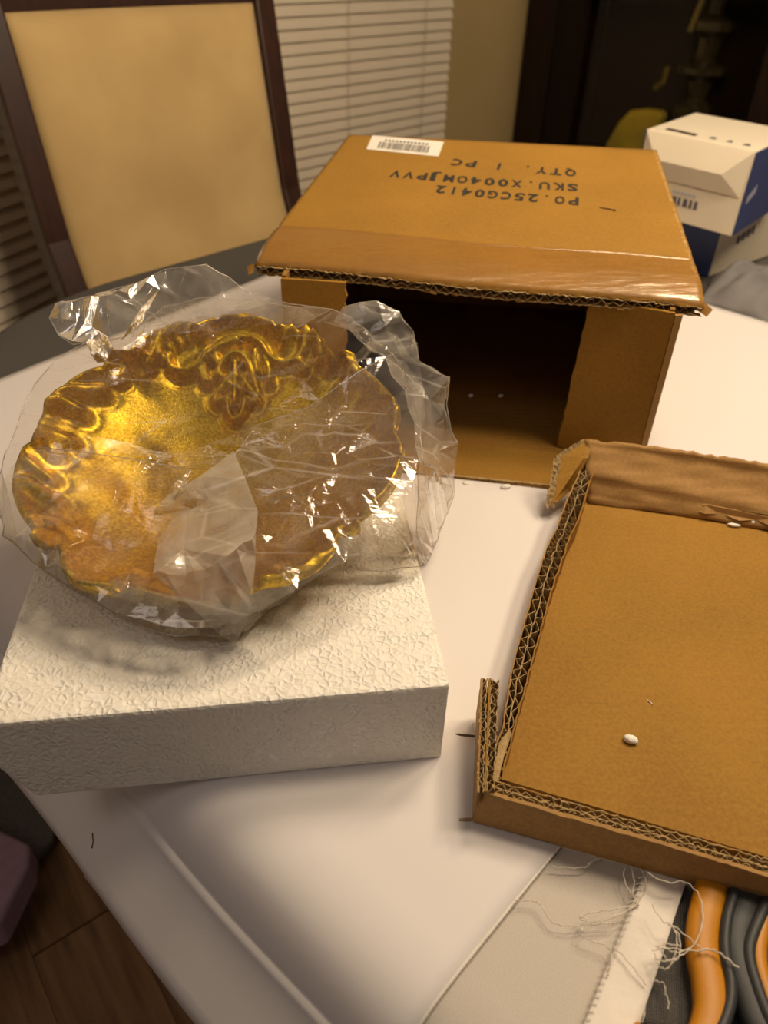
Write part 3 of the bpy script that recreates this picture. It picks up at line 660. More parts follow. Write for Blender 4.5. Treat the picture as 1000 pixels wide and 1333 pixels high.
# raised ornament: (points on the bowl, width, height)
ST = [
 # left volute and rope towards the top
 ([(-0.0889,0.0751),(-0.0855,0.0804),(-0.0810,0.0800),(-0.0790,0.0767),(-0.0798,0.0701),(-0.0837,0.0666),(-0.0868,0.0676),(-0.0865,0.0711),(-0.0843,0.0734)], .0034, .0042),
 ([(-0.0896,0.0846),(-0.0844,0.0829),(-0.0774,0.0809),(-0.0713,0.0835),(-0.0660,0.0869),(-0.0615,0.0867)], .0032, .0042),
 ([(-0.0721,0.0841),(-0.0656,0.0996),(-0.0586,0.1117),(-0.0479,0.1192),(-0.0378,0.1182),(-0.0308,0.1150),(-0.0266,0.1192),(-0.0200,0.1257),(-0.0094,0.1294),(0.0038,0.1303)], .0042, .0040),
 # gadroons left of the top
 ([(-0.0625,0.0840),(-0.0602,0.0930),(-0.0568,0.1063)], .0034, .0048), ([(-0.0566,0.0926),(-0.0562,0.1009),(-0.0517,0.1120)], .0034, .0050),
 ([(-0.0497,0.0998),(-0.0516,0.1061),(-0.0492,0.1133),(-0.0440,0.1170)], .0032, .0050), ([(-0.0450,0.1057),(-0.0462,0.1108),(-0.0422,0.1162),(-0.0374,0.1168)], .0030, .0046),
 ([(-0.0386,0.1089),(-0.0369,0.1141),(-0.0319,0.1146)], .0032, .0044),
 # left S scroll
 ([(-0.0512,0.0947),(-0.0495,0.0888),(-0.0438,0.0863),(-0.0360,0.0882),(-0.0300,0.0928),(-0.0257,0.0964),(-0.0194,0.1034),(-0.0117,0.1089),(-0.0025,0.1130)], .0040, .0056),
 ([(-0.0257,0.0933),(-0.0244,0.0880),(-0.0218,0.0821)], .0036, .0050), ([(-0.0175,0.0988),(-0.0151,0.0928),(-0.0168,0.0863)], .0034, .0046),
 # central leaf
 ([(-0.0147,0.0870),(-0.0133,0.0948),(-0.0082,0.1014),(-0.0018,0.1038),(0.0044,0.1009),(0.0082,0.0943),(0.0130,0.0834),(0.0167,0.0735)], .0036, .0056),
 ([(-0.0024,0.0972),(-0.0019,0.0878),(-0.0012,0.0771),(-0.0011,0.0678)], .0032, .0062),
 ([(-0.0044,0.0886),(-0.0107,0.0803),(-0.0159,0.0717),(-0.0142,0.0681),(-0.0087,0.0707),(-0.0046,0.0743)], .0034, .0052),
 ([(0.0024,0.0879),(0.0090,0.0794),(0.0157,0.0712),(0.0140,0.0687),(0.0072,0.0722)], .0034, .0052),
 ([(-0.0069,0.0714),(-0.0054,0.0623),(-0.0019,0.0561),(0.0024,0.0557),(0.0056,0.0618),(0.0067,0.0713)], .0034, .0056),
 ([(-0.0106,0.0872),(-0.0063,0.0824)], .0044, .0044), ([(0.0061,0.0894),(0.0042,0.0807)], .0040, .0044),
 ([(-0.0199,0.1039),(-0.0105,0.1124),(0.0016,0.1153),(0.0104,0.1130)], .0042, .0050),
 ([(-0.0172,0.1023),(-0.0151,0.0947),(-0.0173,0.0863)], .0036, .0046), ([(-0.0285,0.0912),(-0.0247,0.0830)], .0036, .0046),
 # right S scroll and gadroons
 ([(0.0094,0.1137),(0.0169,0.1085),(0.0225,0.1005),(0.0295,0.0950),(0.0378,0.0945),(0.0448,0.0962),(0.0491,0.1012),(0.0502,0.1094),(0.0516,0.1157)], .0040, .0056),
 ([(0.0192,0.1009),(0.0229,0.0918),(0.0246,0.0838)], .0040, .0050), ([(0.0116,0.1053),(0.0123,0.0972),(0.0141,0.0911)], .0036, .0046),
 ([(0.0575,0.1130),(0.0602,0.1024),(0.0626,0.0907)], .0036, .0048), ([(0.0664,0.1043),(0.0680,0.0916),(0.0702,0.0811)], .0034, .0046),
 ([(0.0319,0.1173),(0.0402,0.1180),(0.0348,0.1086)], .0036, .0036), ([(0.0793,0.0857),(0.0831,0.0896),(0.0872,0.0897)], .0040, .0046),
 ([(0.0818,0.0856),(0.0844,0.0788),(0.0865,0.0733)], .0040, .0050), ([(0.0454,0.0972),(0.0476,0.0919),(0.0510,0.0889)], .0044, .0050),
 ([(-0.0522,0.1145),(-0.0419,0.1196),(-0.0284,0.1170),(-0.0170,0.1269),(-0.0005,0.1299),(0.0170,0.1263),(0.0249,0.1216)], .0036, .0036),
 # left leaves
 ([(-0.1197,0.0371),(-0.1115,0.0435),(-0.1017,0.0502),(-0.0911,0.0563)], .0050, .0048), ([(-0.1197,0.0320),(-0.1128,0.0362),(-0.1052,0.0366),(-0.1015,0.0354)], .0056, .0052),
 ([(-0.1160,0.0451),(-0.1083,0.0532),(-0.0989,0.0612),(-0.0916,0.0650)], .0050, .0034), ([(-0.1171,0.0024),(-0.1119,0.0090),(-0.1038,0.0106)], .0056, .0050),
 ([(-0.1148,0.0007),(-0.1127,-0.0011),(-0.1097,-0.0031)], .0056, .0054), ([(-0.1193,-0.0177),(-0.1133,-0.0212),(-0.1062,-0.0249)], .0052, .0050),
 ([(-0.1142,-0.0340),(-0.1066,-0.0378),(-0.0976,-0.0433)], .0054, .0052), ([(-0.1023,-0.0722),(-0.0989,-0.0639),(-0.0915,-0.0618)], .0056, .0046),
 ([(-0.0961,-0.0830),(-0.0930,-0.0788),(-0.0888,-0.0755)], .0058, .0054),
 # near lip
 ([(-0.0596,-0.1145),(-0.0498,-0.1158),(-0.0423,-0.1118),(-0.0391,-0.1014)], .0056, .0050), ([(-0.0264,-0.1152),(-0.0124,-0.1209),(0.0045,-0.1267)], .0050, .0036),
 ([(0.0470,-0.1079),(0.0579,-0.1037),(0.0670,-0.0951),(0.0737,-0.0877)], .0056, .0050), ([(0.0784,-0.0718),(0.0823,-0.0648),(0.0852,-0.0625)], .0050, .0050),
 ([(0.0919,-0.0672),(0.0982,-0.0699)], .0050, .0050), ([(0.0941,-0.0519),(0.1035,-0.0533),(0.1126,-0.0472),(0.1185,-0.0318),(0.1231,-0.0154)], .0052, .0046),
([(0.1093,0.0241),(0.1169,0.0251),(0.1219,0.0297)], .0058, .0054),
 ([(0.0983,0.0484),(0.1089,0.0449),(0.1176,0.0399)], .0050, .0036),
]
def relief(u, v):
    h = np.zeros_like(u)
    for pts, w, a in ST:
        w *= 0.92; a *= 1.3
        p = np.array(spline([(x, y, 0) for x, y in pts], 5))[:, :2]
        lo = p.min(0)-w*3; hi = p.max(0)+w*3
        m = (u > lo[0]) & (u < hi[0]) & (v > lo[1]) & (v < hi[1])
        if not m.any(): continue
        uu = u[m]; vv = v[m]; d = np.full(uu.shape, 1e9)
        for (x0, y0), (x1, y1) in zip(p, p[1:]):
            ex, ey = x1-x0, y1-y0; l = ex*ex+ey*ey+1e-12
            t = np.clip(((uu-x0)*ex+(vv-y0)*ey)/l, 0, 1)
            d = np.minimum(d, np.hypot(uu-x0-t*ex, vv-y0-t*ey))
        g = a*np.exp(-(d/w)**2*1.15) - a*0.28*np.exp(-((d-1.75*w)/(0.7*w))**2)
        cur = h[m]; h[m] = np.where(g > 0, np.maximum(cur, g), np.where(cur > 0.0008, cur, np.minimum(cur, g)))
    return h
def bowl():
    nt_, nr = 420, 120
    th = np.linspace(-math.pi, math.pi, nt_, endpoint=False); R = rim_r(th)
    R = 0.5*R+0.25*(np.roll(R, 1)+np.roll(R, -1))
    tt = 1-(1-np.linspace(0.004, 1, nr))**1.15
    tg, Rg = np.meshgrid(tt, R, indexing='ij'); thg = np.meshgrid(tt, th, indexing='ij')[1]
    Rs = 0.1245+(Rg-0.1245)*np.clip((tg-0.70)/0.27, 0, 1)**1.3
    u = tg*Rs*np.cos(thg); v = tg*Rs*np.sin(thg)
    w = -DEPTH*(1-tg**2.3)
    h = relief(u, v)
    # scalloped wall: gentle lobes
    lobe = (Rg-0.1245)*np.clip((tg-0.70)/0.28, 0, 1)*0.25
    lip = 0.0018*np.exp(-((tg-0.965)/0.03)**2)-0.0035*np.clip((tg-0.975)/0.025, 0, 1)**2
    wt = w+h+lip-lobe
    V = []; F = []
    for i in range(nr):
        for j in range(nt_): V.append((u[i, j], v[i, j], wt[i, j]))
    nb_ = 26; ti = np.linspace(nr-1, 0, nb_).astype(int)
    o0 = len(V)
    for q, i in enumerate(ti):
        k = 1.0 if q else 1.004
        for j in range(nt_):
            V.append((u[i, j]*k*(1+.012*min(q, 3)/3), v[i, j]*k*(1+.012*min(q, 3)/3), (w[i, j]-lobe[i, j])-0.0035-0.0010*min(q, 4)/4))
    for i in range(nr-1):
        for j in range(nt_):
            k = (j+1) % nt_; F.append((i*nt_+j, i*nt_+k, (i+1)*nt_+k, (i+1)*nt_+j))
    F.append(tuple(range(nt_)))
    for j in range(nt_):
        k = (j+1) % nt_; F.append(((nr-1)*nt_+j, (nr-1)*nt_+k, o0+k, o0+j))
    for q in range(nb_-1):
        for j in range(nt_):
            k = (j+1) % nt_; F.append((o0+q*nt_+j, o0+q*nt_+k, o0+(q+1)*nt_+k, o0+(q+1)*nt_+j))
    F.append(tuple(o0+(nb_-1)*nt_+j for j in range(nt_-1, -1, -1)))
    me = bpy.data.meshes.new('gold_bowl'); me.from_pydata(V, [], F); me.update()
    bm = bmesh.new(); bm.from_mesh(me); bmesh.ops.recalc_face_normals(bm, faces=bm.faces); bm.to_mesh(me); bm.free()
    me.polygons.foreach_set('use_smooth', [True]*len(me.polygons))
    o = link('gold_bowl', me, MT['gold']); o.matrix_world = FM
    return tag(o, 'ornate scalloped gold bowl with leaf scrolls, tilted on the foam block', 'bowl')
bowl()

# ------------------------------------------------------------------ clear plastic bag round the bowl
BAG = empty('plastic_bag', (0, 0, 0), 'crumpled clear plastic bag wrapped round the gold bowl', 'bag'); BAG.matrix_world = FM
def film(name, contour, wfun, spacing, jitter, m, creases=(), seed=1, frame=None, stretch=(1.0, 1.0), rotate=0.0, micro=0.0006, jfun=None):
    """Crumpled film: random facets triangulated inside a closed contour (local u, v, w)."""
    rnd = np.random.RandomState(seed)
    C = np.array(contour); P2 = C[:, :2].copy()
    if frame is not None:                                 # the patch's own plane
        o, e1, e2, e3 = frame; P2 = np.c_[(C-o)@e1, (C-o)@e2]
    ring = resample([(x, y, 0) for x, y in P2]+[(P2[0][0], P2[0][1], 0)], spacing*0.55)[:-1]
    ring = np.array(ring)[:, :2]; ring = ring+rnd.randn(*ring.shape)*spacing*0.05
    pts = [tuple(p) for p in ring]; nring = len(pts)
    hs = [0.0]*nring
    for line, raise_ in creases:
        q = resample([(x, y, 0) for x, y in line], 0.0045)
        for k, c in enumerate(q):
            pts.append((c[0]+rnd.randn()*0.0006, c[1]+rnd.randn()*0.0006)); hs.append(raise_*(0.7+0.6*rnd.rand()))
    ncr = len(pts)
    lo = P2.min(0); hi = P2.max(0)
    ca, sa = math.cos(rotate), math.sin(rotate)
    n = int((hi[0]-lo[0])*(hi[1]-lo[1])/(spacing**2)*1.9)
    cell = {}
    def inside(x, y):
        c = False; j = nring-1
        for i in range(nring):
            xi, yi = ring[i]; xj, yj = ring[j]
            if (yi > y) != (yj > y) and x < (xj-xi)*(y-yi)/(yj-yi)+xi: c = not c
            j = i
        return c
    arr = list(pts)
    for _ in range(n):
        x, y = lo+rnd.rand(2)*(hi-lo)
        A = np.array(arr); du = A[:, 0]-x; dv = A[:, 1]-y
        a = (du*ca+dv*sa)/stretch[0]; b = (-du*sa+dv*ca)/stretch[1]
        if (a*a+b*b).min() < (spacing*0.55)**2 or not inside(x, y): continue
        arr.append((x, y)); hs.append(rnd.randn()*jitter*(jfun(x, y) if jfun else 1.0))
    V2 = [Vector(p) for p in arr]
    vo, eo, fo, ov, oe, of = geometry.delaunay_2d_cdt(V2, [], [list(range(nring))], 1, 1e-7)
    H = []
    for k in range(len(vo)):
        src = ov[k][0] if ov[k] else None
        H.append(hs[src] if src is not None else 0.0)
    VV = []
    for k, p in enumerate(vo):
        if frame is None:
            w = wfun(p.x, p.y)+H[k]; VV.append((p.x, p.y, w))
        else:
            w = wfun(p.x, p.y)+H[k]; q = o+e1*p.x+e2*p.y+e3*w; VV.append(tuple(q))
    me = bpy.data.meshes.new(name); me.from_pydata(VV, [], [tuple(f) for f in fo]); me.update()
    ob = link(name, me, m, BAG)
    sub = ob.modifiers.new('facet', 'SUBSURF'); sub.subdivision_type = 'SIMPLE'; sub.levels = 2; sub.render_levels = 2
    tx = bpy.data.textures.new(name+'_crinkle', 'CLOUDS'); tx.noise_scale = 0.011; tx.noise_depth = 1
    dm = ob.modifiers.new('crinkle', 'DISPLACE'); dm.texture = tx; dm.strength = micro*2; dm.mid_level = 0.5; dm.texture_coords = 'LOCAL'
    return ob

def rough(C, amp=0.0014, step=0.009, seed=1, closed=True):
    """Wrinkle a contour: short straight runs with small random kinks."""
    rnd = random.Random(seed); q = resample(list(C)+([C[0]] if closed else []), step)
    q = q[:-1] if closed else q
    return [tuple(p+Vector((rnd.uniform(-1, 1), rnd.uniform(-1, 1), rnd.uniform(-1, 1)))*amp) for p in q]
def idw(known, power=3.0):
    K = np.array(known)
    def g(x, y):
        d = np.hypot(K[:, 0]-x, K[:, 1]-y)+1e-5; w = d**-power
        return float((w*K[:, 2]).sum()/w.sum())
    return g
CONT = ([(0.1679,0.0550,-0.1164),(0.1528,-0.0180,-0.0810),(0.1358,-0.0747,-0.0344),(0.1140,-0.0827,-0.0317),(0.0848,-0.0768,-0.0326),(0.0667,-0.0901,-0.0286),(0.0467,-0.1162,-0.0222),(0.0377,-0.1305,-0.0182),(0.0212,-0.1369,-0.0171),(-0.0030,-0.1361,-0.0167),(-0.0222,-0.1297,-0.0179),(-0.0423,-0.1221,-0.0195),(-0.0769,-0.1005,-0.0244),(-0.1090,-0.0784,-0.0295),(-0.1332,-0.0560,-0.0329),(-0.1527,-0.0255,-0.0385)]
 + [(-0.1290,-0.0340,0.0060),(-0.1311,-0.0096,0.0060),(-0.1308,0.0187,0.0060),(-0.1278,0.0578,0.0060),(-0.1157,0.0811,0.0060),(-0.1063,0.0881,0.0060),(-0.0810,0.0954,0.0060),(-0.0575,0.1339,0.0060),(-0.0267,0.1439,0.0060),(0.0093,0.1407,0.0060),(0.0455,0.1319,0.0060),(0.0700,0.1323,0.0060),(0.0839,0.1233,0.0060),(0.1048,0.0987,0.0060),(0.1219,0.0736,0.0060),(0.1316,0.0421,0.0060),(0.1356,0.0091,0.0060),(0.1382,-0.0214,0.0060)])
CONT = rough(CONT, 0.0016, 0.010, 3)
anch = [(c[0], c[1], c[2]) for c in CONT]
for th, R in RIM: anch += [(R*math.cos(th)*s, R*math.sin(th)*s, 0.0075) for s in (0.97, 1.02)]
for (x, y) in ((0, 0), (0.04, 0.03), (-0.04, 0.03), (0.04, -0.04), (-0.04, -0.04), (0, 0.06), (0, -0.07), (0.07, 0), (-0.07, 0)): anch.append((x, y, -0.004+0.012*(y < 0)))
CR = [(q, r) for q, r in (
 ([(-0.1098,-0.0107,0.0040),(-0.0759,-0.0155,0.0040),(-0.0444,-0.0229,0.0040),(-0.0101,-0.0301,0.0040)], .006), ([(-0.0101,-0.0301,0.0040),(-0.0126,-0.0454,0.0040),(-0.0156,-0.0552,0.0040)], .006),
 ([(-0.0756,-0.0798,0.0040),(-0.0577,-0.0685,0.0040),(-0.0239,-0.0632,0.0040)], .005), ([(-0.0231,-0.0647,0.0060),(-0.0167,-0.0496,0.0060),(-0.0012,-0.0368,0.0060),(0.0152,-0.0236,0.0060),(0.0218,-0.0068,0.0060),(0.0269,0.0086,0.0060)], .008),
 ([(0.0192,-0.0170,0.0060),(0.0276,-0.0363,0.0060),(0.0347,-0.0547,0.0060)], .007), ([(0.0337,0.0043,0.0040),(0.0696,0.0355,0.0040),(0.0948,0.0656,0.0040),(0.1375,0.1034,0.0040)], .006),
 ([(0.0442,0.0017,0.0040),(0.0615,0.0062,0.0040),(0.0765,0.0100,0.0040),(0.0973,-0.0001,0.0040)], .006), ([(0.0441,-0.0545,0.0060),(0.0663,-0.0387,0.0060),(0.0812,-0.0478,0.0060),(0.0809,-0.0569,0.0060),(0.0441,-0.0545,0.0060)], .006),
 ([(0.0675,-0.0174,0.0060),(0.0884,-0.0223,0.0060),(0.1023,-0.0285,0.0060),(0.0942,-0.0426,0.0060),(0.0840,-0.0302,0.0060)], .006), ([(-0.0025,-0.0626,0.0060),(0.0195,-0.0538,0.0060),(0.0401,-0.0485,0.0060),(0.0816,-0.0538,0.0060),(0.1039,-0.0474,0.0060)], .006),
 ([(0.0529,0.0585,0.0040),(0.0609,0.0392,0.0040),(0.0650,0.0265,0.0040)], .005), ([(0.0851,0.0983,0.0060),(0.0995,0.0883,0.0060),(0.1120,0.0734,0.0060)], .005),
 ([(-0.0753,-0.0382,0.0060),(-0.0581,-0.0454,0.0060),(-0.0380,-0.0500,0.0060),(-0.0664,-0.0505,0.0060)], .005), ([(-0.0848,-0.0873,0.0040),(-0.0529,-0.1057,0.0040),(-0.0273,-0.1208,0.0040)], .004),
 ([(-0.0706,-0.0168,0.0040),(-0.0612,-0.0311,0.0040),(-0.0642,-0.0463,0.0040),(-0.0769,-0.0490,0.0040)], .004), ([(0.1000,-0.0724,-0.0000),(0.1135,-0.0545,-0.0000),(0.1229,-0.0420,-0.0000)], .004),
 ([(0.1330,0.0067,-0.0100),(0.1328,-0.0336,-0.0100),(0.1303,-0.0703,-0.0100)], .004), ([(-0.0416,0.0961,0.0060),(0.0137,0.1058,0.0060),(0.0645,0.1112,0.0060)], .003),
)]
film('front_sheet', CONT, idw(anch), 0.0165, 0.0010, MT['film'], [([(p[0], p[1]) for p in q], r) for q, r in CR], seed=4, stretch=(2.0, 0.8), rotate=0.45, micro=0.0003,
     jfun=lambda x, y: 3.2 if math.hypot(x, y) > 1.03*rim_r(math.atan2(y, x)) else 1.0)

def plane_of(C):
    C = np.array(C); o = C.mean(0); U, S, Vt = np.linalg.svd(C-o); return (o, Vt[0], Vt[1], Vt[2])
def patch(name, C, spacing, jit, m, creases=(), seed=1, power=3.0, bulge=0.0, **k):
    C = np.array(C); fr = plane_of(C); o, e1, e2, e3 = fr
    kn = [((c-o)@e1, (c-o)@e2, (c-o)@e3) for c in C]
    if bulge: kn.append((0.0, 0.0, bulge))
    cr = []
    for q, r in creases:
        q = np.array(q); cr.append(([((c-o)@e1, (c-o)@e2) for c in q], r))
    return film(name, C, idw(kn, power), spacing, jit, m, cr, seed=seed, frame=fr, **k)
# loose film standing up behind the bowl on the left
LFLAP = rough([(-0.0863,0.0494,0.0382),(-0.1009,0.0582,0.0321),(-0.1137,0.0681,0.0305),(-0.1208,0.0796,0.0350),(-0.1166,0.0907,0.0377),(-0.1012,0.1008,0.0368),(-0.0816,0.1114,0.0378),(-0.0664,0.1216,0.0372),(-0.0498,0.1323,0.0384),(-0.0235,0.1424,0.0376),(-0.0060,0.1440,0.0242),(0.0057,0.1416,0.0151),(0.0361,0.1393,0.0067),(0.0699,0.1337,0.0050),(0.0450,0.1257,-0.0057),(-0.0068,0.1259,0.0028),(-0.0484,0.1121,0.0016),(-0.0795,0.0803,-0.0014),(-0.0912,0.0628,0.0107)], 0.0018, 0.011, 14)
patch('back_flap', LFLAP,
      0.017, 0.0022, MT['film_loose'], [([(-0.1174,0.0904,0.0366),(-0.0962,0.1002,0.0347),(-0.0769,0.1135,0.0264)], .006), ([(-0.1142,0.0832,0.0290),(-0.0928,0.0845,0.0147),(-0.0711,0.0870,0.0045)], .005), ([(-0.0769,0.1135,0.0264),(-0.0672,0.1047,0.0128)], .006), ([(-0.0624,0.1209,0.0345),(-0.0286,0.1248,0.0104),(0.0105,0.1280,0.0028)], .004)], seed=11, stretch=(1.6, 0.8), micro=0.0008)
# loose film behind the bowl on the right, in front of the open box
RFLAP = rough([(0.0732,0.1183,0.0055),(0.0800,0.1254,0.0127),(0.0927,0.1284,0.0162),(0.1053,0.1298,0.0174),(0.1191,0.1260,0.0072),(0.1304,0.1188,-0.0042),(0.1373,0.1059,-0.0216),(0.1456,0.1033,-0.0238),(0.1588,0.0983,-0.0308),(0.1608,0.0858,-0.0505),(0.1625,0.0739,-0.0639),(0.1699,0.0672,-0.0697),(0.1682,0.0460,-0.0911),(0.1625,0.0265,-0.1058),(0.1543,0.0077,-0.1181),(0.1458,-0.0093,-0.1235),(0.1366,-0.0072,-0.0962),(0.1393,0.0099,-0.0713),(0.1371,0.0305,-0.0519),(0.1339,0.0512,-0.0329),(0.1267,0.0662,-0.0151),(0.1106,0.0898,-0.0045),(0.0931,0.1064,-0.0005)], 0.0018, 0.011, 16)
patch('back_flap', RFLAP,
      0.016, 0.0022, MT['film_loose'], [([(0.1385,0.1000,-0.0242),(0.1517,0.0984,-0.0303),(0.1576,0.0963,-0.0306)], .006), ([(0.1477,0.0765,-0.0541),(0.1561,0.0672,-0.0699),(0.1662,0.0639,-0.0706)], .006), ([(0.1053,0.1267,0.0176),(0.1030,0.1207,0.0026),(0.1102,0.1088,-0.0109)], .005), ([(0.1416,0.0156,-0.0692),(0.1558,0.0332,-0.0809),(0.1640,0.0488,-0.0807)], .006)], seed=12, stretch=(1.5, 0.8), micro=0.0008)
# the folded mouth of the bag lying across the near rim
patch('bag_mouth', [(-0.0230,-0.0694,0.0120),(-0.0152,-0.0575,0.0120)]+[(0.0021,-0.0454,0.0160),(0.0200,-0.0261,0.0160)]+[(0.0310,-0.0496,0.0180),(0.0381,-0.0730,0.0180),(0.0419,-0.1030,0.0180)]+[(0.0434,-0.1242,0.0101),(0.0381,-0.1290,-0.0051),(0.0312,-0.1416,-0.0161),(0.0219,-0.1367,-0.0130),(0.0135,-0.1322,-0.0006),(0.0021,-0.1256,0.0062)]+[(-0.0109,-0.1157,0.0140),(-0.0181,-0.0933,0.0140)],
      0.024, 0.0010, MT['film_mouth'], [([(-0.0082,-0.1196,0.0200),(0.0055,-0.1164,0.0200),(0.0233,-0.1089,0.0200),(0.0414,-0.1002,0.0200)], .007)], seed=9, power=3.5, micro=0.0005)
# second layer of film gathered over the near half of the bowl
patch('front_fold', [(-0.1078,-0.0181,0.0105),(-0.0721,-0.0227,0.0105),(-0.0366,-0.0286,0.0105),(-0.0078,-0.0358,0.0105),(-0.0105,-0.0495,0.0105),(-0.0133,-0.0598,0.0105),(0.0005,-0.0419,0.0105),(0.0165,-0.0276,0.0105),(0.0231,-0.0117,0.0105),(0.0286,0.0035,0.0105),(0.0609,0.0205,0.0105),(0.0952,0.0583,0.0105),(0.1153,0.0748,0.0105),(0.1350,0.0885,0.0105),(0.1387,0.0299,0.0105),(0.1361,-0.0255,0.0105),(0.1229,-0.0696,0.0105),(0.1055,-0.0923,0.0105),(0.0844,-0.1086,0.0105),(0.0506,-0.1342,0.0105),(0.0254,-0.1469,0.0105),(0.0050,-0.1473,0.0105),(-0.0303,-0.1371,0.0105),(-0.0600,-0.1205,0.0105),(-0.0846,-0.1028,0.0105),(-0.1079,-0.0841,0.0105),(-0.1193,-0.0552,0.0105),(-0.1204,-0.0340,0.0105)],
      0.016, 0.0007, MT['film_fold'], [
  ([(-0.0721,-0.0846,0.0105),(-0.0546,-0.0735,0.0105),(-0.0213,-0.0682,0.0105)], .004), ([(-0.0500,-0.0539,0.0105),(-0.0277,-0.0486,0.0105),(-0.0103,-0.0507,0.0105)], .003),
  ([(0.0204,-0.0211,0.0105),(0.0287,-0.0401,0.0105),(0.0358,-0.0583,0.0105)], .004), ([(0.0450,-0.0582,0.0105),(0.0670,-0.0426,0.0105),(0.0817,-0.0515,0.0105),(0.0813,-0.0605,0.0105),(0.0450,-0.0582,0.0105)], .005),
  ([(0.0682,-0.0215,0.0105),(0.0888,-0.0263,0.0105),(0.1026,-0.0325,0.0105),(0.0946,-0.0464,0.0105),(0.0845,-0.0341,0.0105)], .005), ([(0.0455,-0.0045,0.0105),(0.0625,-0.0001,0.0105),(0.0773,0.0037,0.0105),(0.1024,0.0007,0.0105)], .004),
  ([(0.0402,-0.0642,0.0105),(0.0681,-0.0683,0.0105),(0.0997,-0.0572,0.0105),(0.1226,-0.0321,0.0105)], .004), ([(0.0432,-0.1083,0.0105),(0.0651,-0.0865,0.0105),(0.0871,-0.0805,0.0105),(0.1137,-0.0628,0.0105)], .003),
  ([(-0.0836,-0.0837,0.0105),(-0.0576,-0.0969,0.0105),(-0.0349,-0.0992,0.0105),(-0.0157,-0.0962,0.0105)], .003), ([(-0.0875,-0.0546,0.0105),(-0.0618,-0.0631,0.0105),(-0.0298,-0.0607,0.0105)], .003),
  ([(-0.0954,-0.0894,0.0105),(-0.0614,-0.1154,0.0105),(-0.0273,-0.1322,0.0105),(0.0034,-0.1389,0.0105)], .003)], seed=31, stretch=(2.0, 0.7), rotate=0.25, micro=0.00025)
# thickened edges of the film
def film_edge(pts, r=0.0004):
    mb = MB(); mb.tube(pts, r, 5); return mb.done('film_edge', MT['film_edge'], BAG, smooth=True, local=True)
film_edge(CONT+CONT[:1])
film_edge(LFLAP)
film_edge(RFLAP)
film_edge([(-0.1075,-0.0185,0.0110),(-0.0718,-0.0232,0.0110),(-0.0364,-0.0291,0.0110),(-0.0076,-0.0362,0.0110),(-0.0103,-0.0499,0.0110),(-0.0131,-0.0602,0.0110)], 0.0004)
film_edge([(-0.0129,-0.0606,0.0115),(0.0008,-0.0428,0.0115),(0.0168,-0.0285,0.0115),(0.0233,-0.0126,0.0115),(0.0288,0.0025,0.0115),(0.0610,0.0194,0.0115),(0.0953,0.0572,0.0115),(0.1153,0.0736,0.0115),(0.1349,0.0873,0.0115)], 0.0003)


# ------------------------------------------------------------------ large open cardboard box
CB = empty('cardboard_box', (0.10, 0.83, T+0.004), 'large open brown cardboard box with black printed lot numbers on top', 'box')
zb = T+0.0050
FLb = Vector((-0.0963,0.6587,0.7500)); FRb = Vector((0.2343,0.6097,0.7500))
FLb.z = FRb.z = zb
TFL, TFR, TRR, TRL = [Vector(p) for p in [(-0.1228,0.6753,0.9180),(0.2575,0.6103,0.9180),(0.3061,0.9831,0.9550),(-0.0567,1.0119,0.9550)]]
ins = 0.014
RLb = Vector((TRL.x+ins, TRL.y-0.006, zb)); RRb = Vector((TRR.x-ins, TRR.y-0.006, zb))
fd = (FRb-FLb).normalized(); back = Vector((-fd.y, fd.x, 0))
zf, zr = T+0.1590, T+0.1955
def up_to(p, z): return Vector((p.x, p.y, z))
th = 0.004
panel([FLb, RLb, up_to(RLb, zr), up_to(FLb, zf)], fd*th, MT['card_in'], 'side_panel', CB)
panel([FRb, RRb, up_to(RRb, zr), up_to(FRb, zf)], -fd*th, MT['card_in'], 'side_panel', CB)
panel([RLb, RRb, up_to(RRb, zr), up_to(RLb, zr)], -back*th, MT['card_in'], 'back_panel', CB)
panel([FLb, FRb, RRb, RLb], UP*0.003, MT['card_in'], 'bottom_panel', CB)
# flaps of the open front
lf = Vector((-0.0463,0.6709,0.7500)); lf = FLb+fd*0.057+back*0.004
panel([FLb+UP*0.004, lf+UP*0.004, up_to(lf, zf-0.002), up_to(FLb, zf-0.002)], -back*0.0035, MT['card'], 'side_flap', CB, torn=(1,), amp=0.0012)
rf = Vector((0.1655, 0.6360, zb))
panel([FRb+UP*0.004, rf+UP*0.004, up_to(rf+fd*0.004, zf-0.002), up_to(FRb, zf-0.002)], -back*0.0035, MT['card'], 'side_flap', CB, torn=(1,), amp=0.0010)
MB().prism([FRb+fd*0.0005-back*0.004, FRb+fd*0.0068-back*0.001, up_to(FRb+fd*0.0068-back*0.001, zf-0.004), up_to(FRb+fd*0.0005-back*0.004, zf-0.004)], back*0.004).done('corner_fold', MT['card_pale'], CB)
b0 = Vector((0.0412,0.5803,0.7510)); b1 = Vector((0.1668,0.5657,0.7510)); b0 = b0-(b1-b0)*0.9
b0.z = b1.z = zb-0.0005
panel([FLb+fd*0.012+UP*0.001, b0, b1, FRb-fd*0.02+UP*0.001], UP*0.0035, MT['card'], 'bottom_flap', CB, torn=(1,), amp=0.0008)
flutes('flap_edge', [b0-back*0.0006, b1-back*0.0006], UP*0.0035, back*0.002, CB, pitch=0.006, seed=21)
